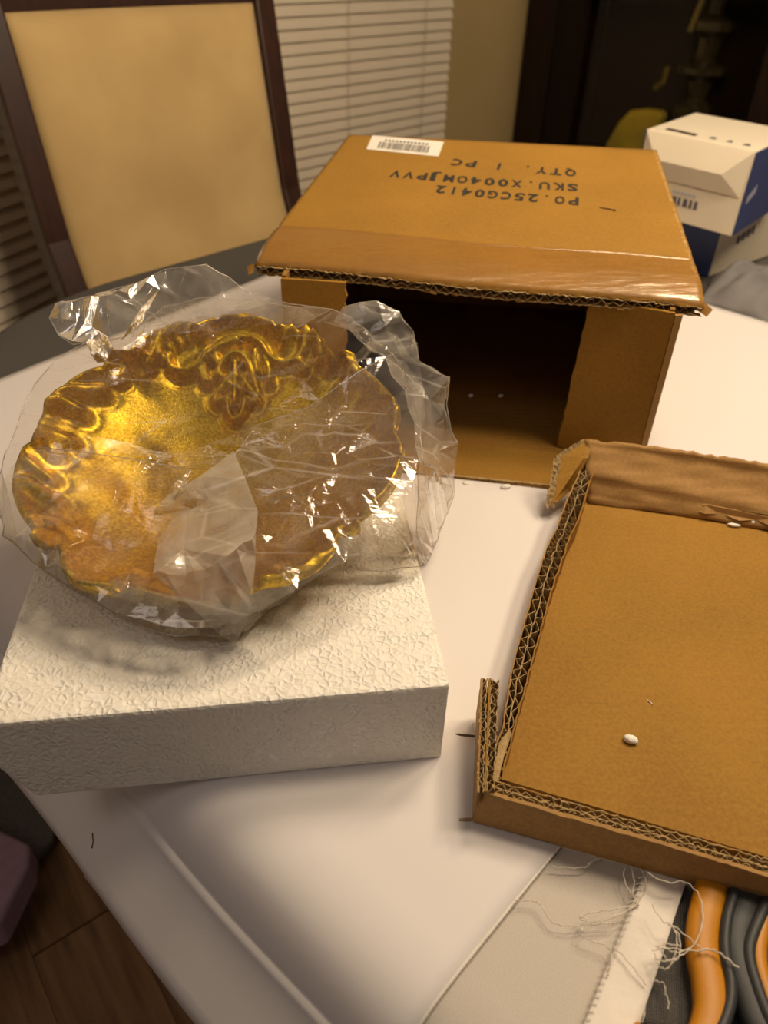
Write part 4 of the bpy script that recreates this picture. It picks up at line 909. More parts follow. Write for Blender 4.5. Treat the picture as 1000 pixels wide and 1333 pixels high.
# top panel: gently sagging sheet whose taped front edge rolls down
def top_pt(s, t, lift=0.0):                    # s across, t from the rear (0) to the torn front (1)
    p = lerp(lerp(TRL, TRR, s), lerp(TFL, TFR, s), t)
    d = t-0.86
    if d > 0: p.z += 0.003*(d/0.14)-0.010*(d/0.14)**2
    p.z += 0.0012*math.sin(s*9)*t
    return p+UP*lift
def top_sheet(name, s0, s1, t0, t1, ns, nt_, th, m, lift, torn=0.0, seed=1, wob=0.0):
    rnd = random.Random(seed); v = []; f = []
    for j in range(nt_+1):
        for i in range(ns+1):
            s = s0+(s1-s0)*i/ns; t = t0+(t1-t0)*j/nt_
            e = rnd.uniform(-torn, torn) if j == nt_ else 0
            sx = rnd.uniform(-torn, torn)*0.35 if (i in (0, ns) and t > 0.5) else 0
            v.append(top_pt(s+sx, t+e, lift+wob*(math.sin(i*1.7+j*2.1)+math.sin(i*0.6-j))))
    n = ns+1
    for j in range(nt_):
        for i in range(ns): f.append((j*n+i, j*n+i+1, (j+1)*n+i+1, (j+1)*n+i))
    o = build(name, v, f, m, CB, smooth=False)
    o.data.polygons.foreach_set('use_smooth', [True]*len(o.data.polygons))
    s = o.modifiers.new('thickness', 'SOLIDIFY'); s.thickness = th; s.offset = 1 if o.data.polygons[0].normal.z < 0 else -1
    return o
top_sheet('top_panel', 0, 1, 0, 1, 90, 40, 0.0012, MT['card'], 0.0, torn=0.0035, seed=5)
top_sheet('under_liner', 0.012, 0.985, 0, 1.0, 90, 24, 0.0008, MT['card_in'], -0.0074, torn=0.006, seed=6)
edge = [top_pt(s, 1.003)-UP*0.0074 for s in np.linspace(0.004, 0.996, 40)]
flutes('torn_edge', edge, UP*0.0066, back*0.006, CB, pitch=0.0095, seed=8, jit=0.5)
redge = [top_pt(0.996, t)-UP*0.0054 for t in np.linspace(0.02, 0.99, 20)]
flutes('torn_edge', redge, UP*0.0048, -fd*0.003, CB, pitch=0.007, seed=9)
tape = top_sheet('packing_tape', 0.0, 1.0, 0.795, 0.998, 80, 12, 0.00005, MT['tape'], 0.0003, torn=0.004, seed=12, wob=0.00006)
# torn paper tufts at the right corner and along the edge
rn = random.Random(4)
for s in (0.055, 0.16, 0.42, 0.47, 0.80, 0.83, 0.985):
    p = top_pt(s, 1.0)-UP*0.006; w = rn.uniform(0.003, 0.008)
    MB().prism([p-fd*w*0.5, p+fd*w*0.5, p+fd*w*0.3-UP*rn.uniform(.001, .004)-back*0.002, p-fd*w*0.4-UP*rn.uniform(0, .003)-back*0.002], back*0.0006).done('torn_paper', MT['card_in'], CB)
p = top_pt(0.0, 1.0)
MB().prism([p+UP*0.001, p-fd*0.006-back*0.001-UP*0.001, p-fd*0.004-back*0.006-UP*0.007, p-back*0.003-UP*0.006], back*0.001).done('torn_paper', MT['card_in'], CB)
p = top_pt(1.0, 0.99)
MB().prism([p+UP*0.001, p+fd*0.007-back*0.004-UP*0.003, p+fd*0.003-back*0.008-UP*0.008, p-fd*0.004-back*0.004-UP*0.005], back*0.001).done('torn_paper', MT['card_in'], CB)
# small puncture in the top
p = top_pt(0.795, 0.52, 0.0002)
MB().prism([p, p+fd*0.011+back*0.001, p+fd*0.014-back*0.005, p+fd*0.008-back*0.002], UP*0.0012).done('puncture', MT['card_pale'], CB)
MB().prism([p+fd*0.012, p+fd*0.0165-back*0.004, p+fd*0.0145-back*0.0065], UP*0.0006).done('puncture', MT['ink'], CB)

# printed lines, upside down to the viewer
def text_mesh(body, size):
    cu = bpy.data.curves.new('print', 'FONT'); cu.body = body; cu.size = size; cu.align_x = 'CENTER'; cu.resolution_u = 2; cu.offset = size*0.034
    o = bpy.data.objects.new('print', cu); COL.objects.link(o)
    dg = bpy.context.evaluated_depsgraph_get(); me = bpy.data.meshes.new_from_object(o.evaluated_get(dg))
    bpy.data.objects.remove(o); bpy.data.curves.remove(cu)
    return me
def st_of(p):
    """Where on the top sheet (s, t) a point lies, seen from above."""
    s = t = 0.5
    for _ in range(12):
        q = lerp(lerp(TRL, TRR, s), lerp(TFL, TFR, s), t); ds = lerp(TRR-TRL, TFR-TFL, t); dt = lerp(TFL, TFR, s)-lerp(TRL, TRR, s)
        ex, ey = p.x-q.x, p.y-q.y; det = ds.x*dt.y-ds.y*dt.x
        s += (ex*dt.y-ey*dt.x)/det; t += (ds.x*ey-ds.y*ex)/det
    return s, t
def snap(p, lift=0.0003): return top_pt(*st_of(Vector(p)), lift)
topn = ((TRR-TRL).cross(TFL-TRL)).normalized(); topn = topn if topn.z > 0 else -topn
def print_line(body, pr, pl, hgt, name='printed_line'):
    """body written from pr (first letter) towards pl, upside down; one mesh, monospaced, on the top sheet."""
    pr = Vector(pr); pl = Vector(pl); d = (pl-pr); n = len(body); adv = d/(n-1); dn = d.normalized()
    upv = topn.cross(dn)
    line = empty(name, (0, 0, 0)); line.parent = CB; line.location = (pr+pl)/2-base(CB)
    for i, ch in enumerate(body):
        if ch == ' ': continue
        me = text_mesh(ch, 1.0)
        xs = [v.co.x for v in me.vertices]; c = (min(xs)+max(xs))/2; wd = max(max(xs)-min(xs), .01)
        cap = 0.70; wx = adv.length*0.78/wd if wd > 0.3 else adv.length*1.15
        p = pr+adv*i
        V = [snap(p+dn*((v.co.x-c)*wx)+upv*(v.co.y*hgt/cap)) for v in me.vertices]
        build('letter', V, [tuple(q.vertices) for q in me.polygons], MT['ink'], line)
        bpy.data.meshes.remove(me)
    return line

P1 = [Vector(p) for p in [(0.1837,0.8263,0.9425),(0.0497,0.8516,0.9425),(0.1883,0.8644,0.9460),(0.0018,0.8924,0.9460),(0.1938,0.9075,0.9485),(0.0708,0.9335,0.9485)]]
P1 = [snap(p) for p in P1]
print_line('PO.25CG0412', P1[0], P1[1], 0.0200)
print_line('SKU.X004OMJPVV', P1[2], P1[3], 0.0200)
print_line('QTY. 1 PC', P1[4], P1[5], 0.0200)
# shipping label with bar code
LQ = [snap(Vector(p)) for p in [(-0.0288,1.0083,0.9540),(0.0564,0.9916,0.9540),(0.0483,0.9402,0.9520),(-0.0343,0.9592,0.9520)]]
LQ = [snap(q) for q in LQ]
lab = MB().prism(LQ, topn*0.0004).done('barcode_label', MT['label'], CB)
mb = MB(); rb = random.Random(2); x = 0.14
while x < 0.84:
    w = rb.choice((0.006, 0.009, 0.014))
    q = [lerp(lerp(LQ[0], LQ[1], s), lerp(LQ[3], LQ[2], s), t)+topn*0.0007 for s, t in ((x, 0.42), (x+w, 0.42), (x+w, 0.86), (x, 0.86))]
    mb.prism(q, topn*0.0002); x += w+rb.choice((0.006, 0.010, 0.015))
mb.done('barcode', MT['ink'], lab)
mb = MB()
for k in range(12):
    x = 0.2+k*0.052
    q = [lerp(lerp(LQ[0], LQ[1], s), lerp(LQ[3], LQ[2], s), t)+topn*0.0007 for s, t in ((x, 0.24), (x+.03, 0.24), (x+.03, 0.34), (x, 0.34))]
    mb.prism(q, topn*0.0002)
mb.done('label_print', MT['grey_ink'], lab)

# ------------------------------------------------------------------ shallow torn cardboard tray
TR = empty('cardboard_tray', (0.20, 0.38, T+0.006), 'shallow torn cardboard tray with ragged corrugated rim at right', 'tray')
fz = T+0.016
F_FL = Vector((0.0717,0.2600,0.7660)); F_BL = Vector((0.1714,0.5316,0.7660)); F_FR = Vector((0.2086,0.2182,0.7660)); F_FR = F_FL+(F_FR-F_FL).normalized()*0.262
F_BR = F_BL+Vector((math.cos(math.radians(-10.5)), math.sin(math.radians(-10.5)), 0))*0.282
FLOOR_SIDE = [Vector(p) for p in [(0.1734,0.5350,0.7660),(0.1574,0.5082,0.7660),(0.1458,0.4842,0.7660),(0.1345,0.4561,0.7660),(0.1201,0.4189,0.7660),(0.1049,0.3733,0.7660),(0.0920,0.3371,0.7660),(0.0789,0.2942,0.7660),(0.0728,0.2750,0.7660)]]
panel([F_FL, F_FR, F_BR]+FLOOR_SIDE, -UP*0.006, MT['card'], 'floor_panel', TR)
fx = (F_FR-F_FL).normalized(); fy = Vector((-fx.y, fx.x, 0))
# front wall with double edge
B0 = Vector((0.0553,0.2389,0.7560)); B1 = Vector((0.2044,0.1984,0.7560)); B1 = B0+(B1-B0)*1.9
R0 = Vector((0.0557,0.2422,0.7805)); R1 = Vector((0.1969,0.1999,0.7805)); R1 = R0+(R1-R0)*1.9
wx = (R1-R0).normalized(); wy = Vector((-wx.y, wx.x, 0))
panel([B0, B1, R1, R0], wy*0.0022, MT['card_pale'], 'front_wall', TR, torn=(2,), amp=0.0006, step=0.004)
flutes('front_rim', [R0-UP*0.001+wy*0.0022, R1-UP*0.001+wy*0.0022], wy*0.0032, -UP*0.008, TR, pitch=0.0055, seed=31, jit=0.35)
flutes('front_rim', [R0-UP*0.0015+wy*0.0058, R1-UP*0.0015+wy*0.0058], wy*0.0042, -UP*0.008, TR, pitch=0.0068, seed=32, jit=0.5)
panel([B0+wy*0.010+UP*0.006, B1+wy*0.010+UP*0.006, R1+wy*0.0100-UP*0.002, R0+wy*0.0100-UP*0.002], wy*0.0008, MT['card_in'], 'front_inner_liner', TR, torn=(2,), amp=0.0009, step=0.004)
# left wall: bare double-wall flutes, battered
lo = [Vector(p) for p in [(0.1741,0.5657,0.7900),(0.1594,0.5336,0.7880),(0.1469,0.5048,0.7870),(0.1337,0.4705,0.7850),(0.1229,0.4487,0.7840),(0.1108,0.4147,0.7830),(0.0956,0.3666,0.7820),(0.0835,0.3285,0.7820),(0.0734,0.2854,0.7810),(0.0679,0.2714,0.7780),(0.0643,0.2492,0.7760)]]
li = [Vector(p) for p in [(0.1872,0.5739,0.7900),(0.1718,0.5343,0.7880),(0.1519,0.4806,0.7870),(0.1421,0.4605,0.7850),(0.1322,0.4349,0.7840),(0.1191,0.4005,0.7830),(0.1046,0.3579,0.7820),(0.0926,0.3232,0.7820),(0.0794,0.2829,0.7810),(0.0740,0.2665,0.7780),(0.0697,0.2523,0.7760)]]
def between(P, Q, f): return [lerp(p, q, f) for p, q in zip(P, Q)]
def ribbon(name, P, Q, drop, m, seed, jitter=0.0004):
    rnd = random.Random(seed); v = []; f = []
    P = resample(P, 0.004); n = len(P)
    for i, p in enumerate(P):
        p = p+Vector((rnd.uniform(-1, 1), rnd.uniform(-1, 1), rnd.uniform(-1.5, 1.0)))*jitter
        g = Vector((p.x, p.y, 0))+UP*drop
        v += [p, p+Q, g+Q, g]
    for i in range(n-1):
        o = i*4; q = o+4; f += [(o, q, q+1, o+1), (o+1, q+1, q+2, o+2), (o, o+3, q+3, q)]
    return build(name, v, f, m, TR)
left_in = Vector((0.955, -0.295, 0))
ribbon('left_wall', lo, left_in*0.0009, T+0.007, MT['card_pale'], 41)
def wavy(name, P, Q, f0, f1, pitch, depth, seed, amp=1.0):
    rnd = random.Random(seed); v = []; f = []
    p_ = resample(P, 0.0016); q_ = []; n = len(p_)
    P3 = np.array(P); Q3 = np.array(Q); s = np.linspace(0, 1, len(P))
    acc = 0; ph = 0
    for i in range(n):
        t = i/(n-1); k = min(int(t*(len(P)-1)), len(P)-2); u = t*(len(P)-1)-k
        a = lerp(Vector(P[k]), Vector(P[k+1]), u); b = lerp(Vector(Q[k]), Vector(Q[k+1]), u)
        ph += 0.0016/pitch*(1+rnd.uniform(-.5, .5))
        x = f0+(f1-f0)*(0.5+0.48*math.sin(2*math.pi*ph)*rnd.uniform(0.8, 1.0))
        p = lerp(a, b, x)-UP*rnd.uniform(0, 0.0012)
        v += [p, p+(b-a).normalized()*0.0005, p+(b-a).normalized()*0.0005-UP*depth, p-UP*depth]
    for i in range(n-1):
        o = i*4; q = o+4; f += [(o, q, q+1, o+1), (o+1, q+1, q+2, o+2), (o, o+3, q+3, q)]
    return build(name, v, f, MT['paper'], TR)
wavy('left_flutes', lo, li, 0.05, 0.50, 0.0080, 0.012, 43)
wavy('left_flutes', lo, li, 0.50, 0.95, 0.0105, 0.012, 44)
ribbon('left_middle_liner', between(lo, li, 0.5), left_in*0.0006, T+0.009, MT['paper'], 45, 0.0009)
ribbon('left_inner_liner', li, left_in*0.0010, T+0.010, MT['card_in'], 46, 0.0005)
# base under the flutes
v = []; 
MB().prism([p-UP*(p.z-T-0.0075) for p in lo]+[p-UP*(p.z-T-0.0075) for p in reversed(li)], UP*0.003).done('left_base', MT['card_pale'], TR)
# torn strip standing at the front left corner
s0 = Vector((0.0548,0.2397,0.7835)); s1 = Vector((0.0621,0.3112,0.7930)); q0 = Vector((0.0636,0.2414,0.7835)); q1 = Vector((0.0727,0.3104,0.7930))
def strip_wall(name, a, b, w0, w1, m):
    return panel([Vector((a.x, a.y, T+0.007)), Vector((b.x, b.y, T+0.010)), b, a], ((w0+w1)/2), m, name, TR, torn=(1,), amp=0.001, step=0.004)
w0 = (q0-s0); w1 = (q1-s1)
strip_wall('corner_strip', s0, s1, w0*0.10, w1*0.10, MT['card_pale'])
strip_wall('corner_strip', s0+w0*0.45, s1+w1*0.42, w0*0.12, w1*0.12, MT['card'])
flutes('corner_strip_edge', [s0, s1], (w0+w1)*0.5*0.30, -UP*0.010, TR, pitch=0.0055, seed=51, jit=0.4)
flutes('corner_strip_edge', [s0+w0*0.55, s1+w1*0.55], (w0+w1)*0.5*0.42, -UP*0.010, TR, pitch=0.0055, seed=52, jit=0.4)
# crushed inner lip in the corner
MB().prism([(0.0643,0.2492,0.7760),(0.0707,0.2748,0.7800),(0.0778,0.2839,0.7810),(0.0782,0.2796,0.7810),(0.0727,0.2664,0.7780),(0.0672,0.2484,0.7760)], (0, 0, -0.002)).done('crushed_lip', MT['paper'], TR)
# rear wall: creased panel leaning out
W0, W1 = Vector((0.1730,0.5303,0.7670)), Vector((0.3148,0.4989,0.7670)); X0, X1 = Vector((0.1701,0.5654,0.8080)), Vector((0.3177,0.5420,0.8080))
W1 = W0+(W1-W0)*2.0; X1 = X0+(X1-X0)*2.0
def rear_wall():
    rnd = random.Random(61); v = []; f = []; ns, nt_ = 60, 14
    for j in range(nt_+1):
        t = j/nt_
        for i in range(ns+1):
            s = i/ns; p = lerp(lerp(W0, W1, s), lerp(X0, X1, s), t)
            p += fy*(0.0022*math.sin(t*9.0+s*4)+0.0012*math.sin(t*21+s*7))+UP*0.0006*math.sin(s*40+t*9)
            if j == nt_: p += UP*rnd.uniform(-0.0016, 0.0012)
            v.append(p)
    n = ns+1
    for j in range(nt_):
        for i in range(ns): f.append((j*n+i, j*n+i+1, (j+1)*n+i+1, (j+1)*n+i))
    o = build('rear_wall', v, f, MT['card_pale'], TR, smooth=True)
    s = o.modifiers.new('thickness', 'SOLIDIFY'); s.thickness = 0.004; s.offset = 1
    return o
rear_wall()
panel([Vector((B1.x, B1.y, T+0.007)), Vector((W1.x, W1.y, T+0.007)), W1+UP*0.026, R1], Vector((0.004, 0.001, 0)), MT['card_pale'], 'right_wall', TR, torn=(2,), amp=0.0010)
# bent tab outside the rear left corner
tb = [Vector(p) for p in [(0.1462,0.5258,0.7700),(0.1555,0.5601,0.7960),(0.1778,0.5700,0.8070),(0.1723,0.5532,0.7980),(0.1586,0.5394,0.7720)]]
MB().prism(tb, (-0.004, -0.001, 0)).done('bent_tab', MT['card'], TR)
flutes('bent_tab_edge', [tb[0]-Vector((.0045, .001, 0)), tb[1]-Vector((.0045, .001, 0)), tb[2]-Vector((.0045, .001, 0))], Vector((-0.0055, -0.0015, 0)), -UP*0.004+Vector((.002, -.002, 0)), TR, pitch=0.0055, seed=63, jit=0.5)
# ragged tuft at the near left foot
rp = Vector((0.0540,0.2419,0.7540))
MB().prism([rp, rp+Vector((-0.006, -0.0005, 0)), rp+Vector((-0.0065, -0.002, 0.0005)), rp+Vector((0.0, -0.0022, 0.0008)), rp+Vector((0.004, 0.001, 0))], UP*0.0012).done('torn_paper', MT['paper'], TR)
# torn wavy paper on the rear fold
mb = MB(); pts = [Vector(p) for p in [(0.2571,0.5206,0.7720),(0.2661,0.5134,0.7730),(0.2804,0.5142,0.7730),(0.2921,0.5067,0.7720),(0.3065,0.5072,0.7730),(0.3182,0.4989,0.7720)]]
mb.prism(pts+[p+Vector((0.001, 0.006, 0.004+0.001*(i % 2))) for i, p in reversed(list(enumerate(pts)))], -fy*0.0008); mb.done('torn_paper', MT['card_pale'], TR)

# ------------------------------------------------------------------ foam crumbs and lint
def crumb(p, sx, sy, sz, rot, label, group='polystyrene crumbs', m=None, cat='crumb', name='foam_crumb', seed=1):
    rnd = random.Random(seed); bm = bmesh.new(); bmesh.ops.create_icosphere(bm, subdivisions=2, radius=1.0)
    for v in bm.verts:
        k = 1+rnd.uniform(-0.14, 0.14); v.co = Vector((v.co.x*sx*k, v.co.y*sy*k, v.co.z*sz*k+sz))
    me = bpy.data.meshes.new(name); bm.to_mesh(me); bm.free(); me.polygons.foreach_set('use_smooth', [True]*len(me.polygons))
    o = link(name, me, m or MT['crumb']); o.location = p; o.rotation_euler = (0, 0, rot); return tag(o, label, cat, group)
crumb((0.1522,0.2887,0.7662), .0044, .0030, .0022, -0.4, 'white foam crumb alone on the middle of the tray floor', seed=1)
crumb((0.3045,0.5082,0.7665), .0040, .0034, .0030, 0.2, 'round white foam crumb by the tray rear wall, farther right', seed=2)
crumb((0.2889,0.5053,0.7665), .0050, .0018, .0014, -0.2, 'thin sliver of white foam by the tray rear wall, farther left', seed=3)
crumb((0.1082,0.5658,0.7545), .0050, .0026, .0022, 0.1, 'white foam crumb on the cloth at the large box front flap', seed=4)
crumb((0.0733,0.5698,0.7545), .0040, .0020, .0016, 0.1, 'small white foam crumb by the box flap nearest the bag', seed=5)
crumb((0.0881,0.7264,0.7590), .0026, .0022, .0018, 0.3, 'tiny white crumb on the floor inside the dark box, left one', seed=6)
crumb((0.1201,0.7286,0.7590), .0030, .0022, .0018, 0.3, 'tiny white crumb on the floor inside the dark box, right one', seed=7)
crumb((0.0555,0.2974,0.7545), .0070, .0010, .0006, -0.1, 'dark sliver of lint on the white cloth beside the tray corner strip', None, MT['debris'], 'lint', 'lint_sliver', 8)
crumb((0.1719,0.3189,0.7662), .0028, .0004, .0003, -0.9, 'tiny pale fibre lying on the tray floor above the foam crumb', None, MT['thread'], 'lint', 'lint_sliver', 9)

# ------------------------------------------------------------------ scissors under the tray
SZ = T+0.010
SS = empty('scissors', (0.19, 0.18, T+0.001), 'scissors with orange and black handles on the grey cloth under the tray', 'scissors')
def loop_band(name, pts, half_w, half_h, m, closed=False, n=9):
    """Flat-oval bar swept along a smooth line."""
    q = spline(pts, n); v = []; f = []; N_ = len(q); sec = 12
    for i, p in enumerate(q):
        d = (q[min(i+1, N_-1)]-q[max(i-1, 0)]); d.z = 0; d.normalize(); s = Vector((d.y, -d.x, 0))
        for k in range(sec):
            a = 2*math.pi*k/sec; c, sn = math.cos(a), math.sin(a)
            v.append(p+s*half_w*math.copysign(abs(c)**0.7, c)+UP*half_h*math.copysign(abs(sn)**0.7, sn))
    for i in range(N_-1):
        for k in range(sec): f.append((i*sec+k, i*sec+(k+1) % sec, (i+1)*sec+(k+1) % sec, (i+1)*sec+k))
    f += [tuple(range(sec)), tuple(range(N_*sec-1, (N_-1)*sec-1, -1))]
    return build(name, v, f, m, SS, smooth=True)
loop_band('handle', [(0.1847,0.2200,0.7580),(0.1756,0.2032,0.7580),(0.1662,0.1855,0.7580),(0.1618,0.1727,0.7580),(0.1604,0.1589,0.7580),(0.1565,0.1443,0.7580),(0.1468,0.1311,0.7580),(0.1315,0.1226,0.7580),(0.1233,0.1269,0.7580),(0.1161,0.1367,0.7580)], 0.0078, 0.0062, MT['orange'])
loop_band('handle', [(0.2037,0.1962,0.7580),(0.1943,0.1838,0.7580),(0.1873,0.1700,0.7580),(0.1857,0.1558,0.7580),(0.1867,0.1443,0.7580),(0.1912,0.1347,0.7580),(0.2006,0.1262,0.7580),(0.2163,0.1252,0.7580),(0.2369,0.1360,0.7580),(0.2538,0.1585,0.7580),(0.2599,0.1848,0.7580),(0.2496,0.2036,0.7580),(0.2287,0.2110,0.7580),(0.2037,0.1962,0.7580)], 0.0042, 0.0062, MT['orange'])
loop_band('grip', [(0.1933,0.2161,0.7580),(0.1862,0.2015,0.7580),(0.1770,0.1859,0.7580),(0.1714,0.1712,0.7580),(0.1694,0.1576,0.7580),(0.1647,0.1468,0.7580),(0.1541,0.1348,0.7580),(0.1318,0.1237,0.7580),(0.1216,0.1298,0.7580)], 0.0032, 0.0070, MT['rubber'])
loop_band('grip', [(0.2013,0.2127,0.7570),(0.1885,0.1924,0.7570),(0.1811,0.1791,0.7570),(0.1784,0.1660,0.7570),(0.1783,0.1533,0.7570),(0.1789,0.1413,0.7570),(0.1838,0.1289,0.7570)], 0.0080, 0.0066, MT['rubber'])
loop_band('grip', [(0.2111,0.2080,0.7588),(0.1956,0.1898,0.7588),(0.1854,0.1766,0.7588),(0.1818,0.1677,0.7588),(0.1810,0.1553,0.7588),(0.1818,0.1433,0.7588),(0.1847,0.1328,0.7588),(0.1943,0.1202,0.7588),(0.2147,0.1191,0.7588),(0.2398,0.1323,0.7588),(0.2599,0.1583,0.7588),(0.2682,0.1903,0.7588),(0.2544,0.2103,0.7588),(0.2303,0.2203,0.7588),(0.2070,0.2079,0.7588)], 0.0034, 0.0068, MT['rubber'])
bl0 = Vector((0.1890,0.2149,0.7600))
MB().prism([bl0+Vector((-0.006, -0.004, -0.005)), bl0+Vector((0.008, -0.004, -0.005)), bl0+Vector((0.012, 0.05, -0.0055)), bl0+Vector((0.006, 0.105, -0.0055))], UP*0.0014).done('blade', MT['steel'], SS)
MB().prism([bl0+Vector((0.004, -0.004, -0.0033)), bl0+Vector((0.018, -0.004, -0.0033)), bl0+Vector((0.012, 0.05, -0.0033)), bl0+Vector((0.001, 0.104, -0.0033))], UP*0.0014).done('blade', MT['steel'], SS)
MB().lathe(bl0+Vector((0.006, 0.014, -0.0055)), [(0.003, 0), (0.003, 0.0045), (0.002, 0.0052)], 12).done('pivot_screw', MT['steel'], SS)

# ------------------------------------------------------------------ dining chair
CH = empty('dining_chair', ab(-0.92, 0.77, 0), 'dark mahogany dining chair with cream upholstered back at the table', 'chair')
def cpt(a, b, z): return ab(a, b, z)
def lean(z): return -1.085-0.10*(max(z, 0.46)-0.46)/0.30 if z < 0.76 else -1.185-0.05*(z-0.76)/0.30
lb, rb_ = 0.532, 1.005
def post(b, m):
    zs = [0.0, 0.22, 0.46, 0.62, 0.76, 0.92, 1.09]; mb = MB(); v = []; f = []
    for z in zs:
        a = lean(z)-(0.05*(0.46-z)/0.46 if z < 0.46 else 0); w = 0.020; d = 0.020
        v += [cpt(a-d, b-w, z), cpt(a+d, b-w, z), cpt(a+d, b+w, z), cpt(a-d, b+w, z)]
    for i in range(len(zs)-1):
        for k in range(4): f.append((i*4+k, i*4+(k+1) % 4, i*4+4+(k+1) % 4, i*4+4+k))
    f += [(0, 1, 2, 3), tuple(len(v)-1-k for k in range(4))]
    o = MB().add(v, f).done('back_post', m, CH); bevel(o, 0.004, 2); return o
post(lb, MT['mahogany']); post(rb_, MT['mahogany'])
def rail(z0, z1, name, dd=0.016):
    mb = MB(); n = 12; v = []; f = []
    for i in range(n+1):
        b = lb+(rb_-lb)*i/n; bow = -0.02*math.sin(math.pi*i/n)
        for (z, s) in ((z0, -1), (z0, 1), (z1, 1), (z1, -1)): v.append(cpt(lean((z0+z1)/2)+bow+s*dd, b, z))
    for i in range(n):
        for k in range(4): f.append((i*4+k, i*4+(k+1) % 4, i*4+4+(k+1) % 4, i*4+4+k))
    f += [(0, 1, 2, 3), tuple(len(v)-1-k for k in range(4))]
    return MB().add(v, f).done(name, MT['mahogany'], CH)
rail(1.050, 1.105, 'top_rail'); rail(0.565, 0.605, 'lower_rail')
mb = MB()                                                     # beaded carving along the top rail
for i in range(34):
    b = lb+0.03+(rb_-lb-0.06)*i/33; bow = -0.02*math.sin(math.pi*(b-lb)/(rb_-lb))
    c = cpt(lean(1.078)+bow+0.017, b, 1.078); mb.box(c, AX*0.003, (BX+UP*0.7)*0.004, (UP-BX*0.7)*0.006)
mb.done('carved_beading', MT['mahogany_dark'], CH)
def back_pad():
    nb_, nz = 28, 26; v = []; f = []
    for s in (1, -1):
        for j in range(nz+1):
            for i in range(nb_+1):
                x = -1+2*i/nb_; y = -1+2*j/nz
                z = 0.825+0.225*y; b = (lb+rb_)/2+((rb_-lb)/2-0.018)*x
                r = max(abs(x), abs(y)); puff = (1-abs(x)**6)*(1-abs(y)**6)
                bow = -0.02*math.sin(math.pi*(x+1)/2)
                v.append(cpt(lean(z)+bow+(0.008+0.022*puff**0.6)*s, b, z))
    n = nb_+1; o = n*(nz+1)
    for j in range(nz):
        for i in range(nb_):
            f.append((j*n+i, j*n+i+1, (j+1)*n+i+1, (j+1)*n+i)); f.append((o+j*n+i, o+(j+1)*n+i, o+(j+1)*n+i+1, o+j*n+i+1))
    for i in range(nb_): f.append((i, o+i, o+i+1, i+1)); k = nz*n; f.append((k+i, k+i+1, o+k+i+1, o+k+i))
    for j in range(nz): f.append((j*n, (j+1)*n, o+(j+1)*n, o+j*n)); f.append((j*n+nb_, o+j*n+nb_, o+(j+1)*n+nb_, (j+1)*n+nb_))
    return build('back_cushion', v, f, MT['cream'], CH, smooth=True)
back_pad()
seat = MB().prism([cpt(-1.075, 0.54, 0.425), cpt(-1.075, 1.0, 0.425), cpt(-0.64, 1.03, 0.425), cpt(-0.64, 0.51, 0.425)], UP*0.055).done('seat', MT['cream'], CH); bevel(seat, 0.018, 4)
MB().prism([cpt(-1.08, 0.535, 0.365), cpt(-1.08, 1.005, 0.365), cpt(-0.645, 1.02, 0.365), cpt(-0.645, 0.52, 0.365)], UP*0.060).done('seat_frame', MT['mahogany'], CH)
for b in (0.55, 0.99):
    MB().lathe(cpt(-0.67, b, 0), [(0.014, 0), (0.019, 0.12), (0.022, 0.366)], 12).done('leg', MT['mahogany'], CH)

# ------------------------------------------------------------------ white and blue product cartons
def carton(name, c0, ex, ey, h, label, body, end, group):
    """c0: near bottom corner; ex along the white end, ey along the blue side."""
    o = empty(name, c0+(ex+ey)*0.5, label, 'box', group)
    e = 0.0012; nx, ny = ex.normalized(), ey.normalized()
    bevel(MB().prism([c0, c0+ex, c0+ex+ey, c0+ey], UP*h).done('carton_body', body, o), 0.002, 2)
    return o
c0 = Vector((0.4559,1.0449,0.8310)); tl = Vector((0.3464,1.1770,0.9425)); tn = Vector((0.4545,1.0565,0.9425)); trb = Vector((0.4558,1.3163,0.9425))
ex = tl-tn; ex.z = 0; ey = trb-tl; ey.z = 0; nb_ = Vector((tn.x, tn.y, T+0.0865))
up_c = carton('product_carton', nb_, ex, ey, 0.1065, 'white carton with blue side and folded gable end, topmost of two', MT['white_card'], MT['white_card'], 'white and blue cartons')
H_ = 0.1065; onrm = -(ey.normalized()); snrm = -(ex.normalized())
# blue long side
MB().prism([nb_+snrm*0.0004+UP*0.001, nb_+ey+snrm*0.0004+UP*0.001, nb_+ey+snrm*0.0004+UP*(H_-.002), nb_+snrm*0.0004+UP*(H_-.002)], snrm*0.0008).done('side_panel', MT['blue_card'], up_c)
MB().prism([nb_+ex-snrm*0.0004+UP*0.001, nb_+ex+ey-snrm*0.0004+UP*0.001, nb_+ex+ey-snrm*0.0004+UP*(H_-.002), nb_+ex-snrm*0.0004+UP*(H_-.002)], -snrm*0.0008).done('side_panel', MT['blue_card'], up_c)
# gable-folded flaps on the white end: a roof-like bulge above a flat lower panel
def E(x, z, out=0.0): return nb_+ex*x+UP*(H_*z)+onrm*out
def facets(name, polys, m):
    mb = MB()
    for p in polys: mb.prism(p, -onrm*0.0012)
    return mb.done(name, m, up_c)
A_, B_, C_, D_ = E(0.01, 0.985, .001), E(0.99, 0.985, .001), E(0.99, 0.46, .001), E(0.03, 0.46, .001)
r0_, r1_ = E(0.20, 0.70, .016), E(0.82, 0.70, .016)
facets('upper_flap', [[A_, B_, r1_, r0_]], MT['white_card'])
facets('lower_flap', [[D_, r0_, r1_, C_]], MT['white_card'])
facets('gusset', [[A_, r0_, D_]], MT['white_card']); facets('gusset', [[B_, C_, r1_]], MT['white_card'])
facets('end_panel', [[E(0.01, 0.44, .002), E(0.99, 0.44, .002), E(0.99, 0.01, .002), E(0.01, 0.01, .002)]], MT['white_card'])
mb = MB()
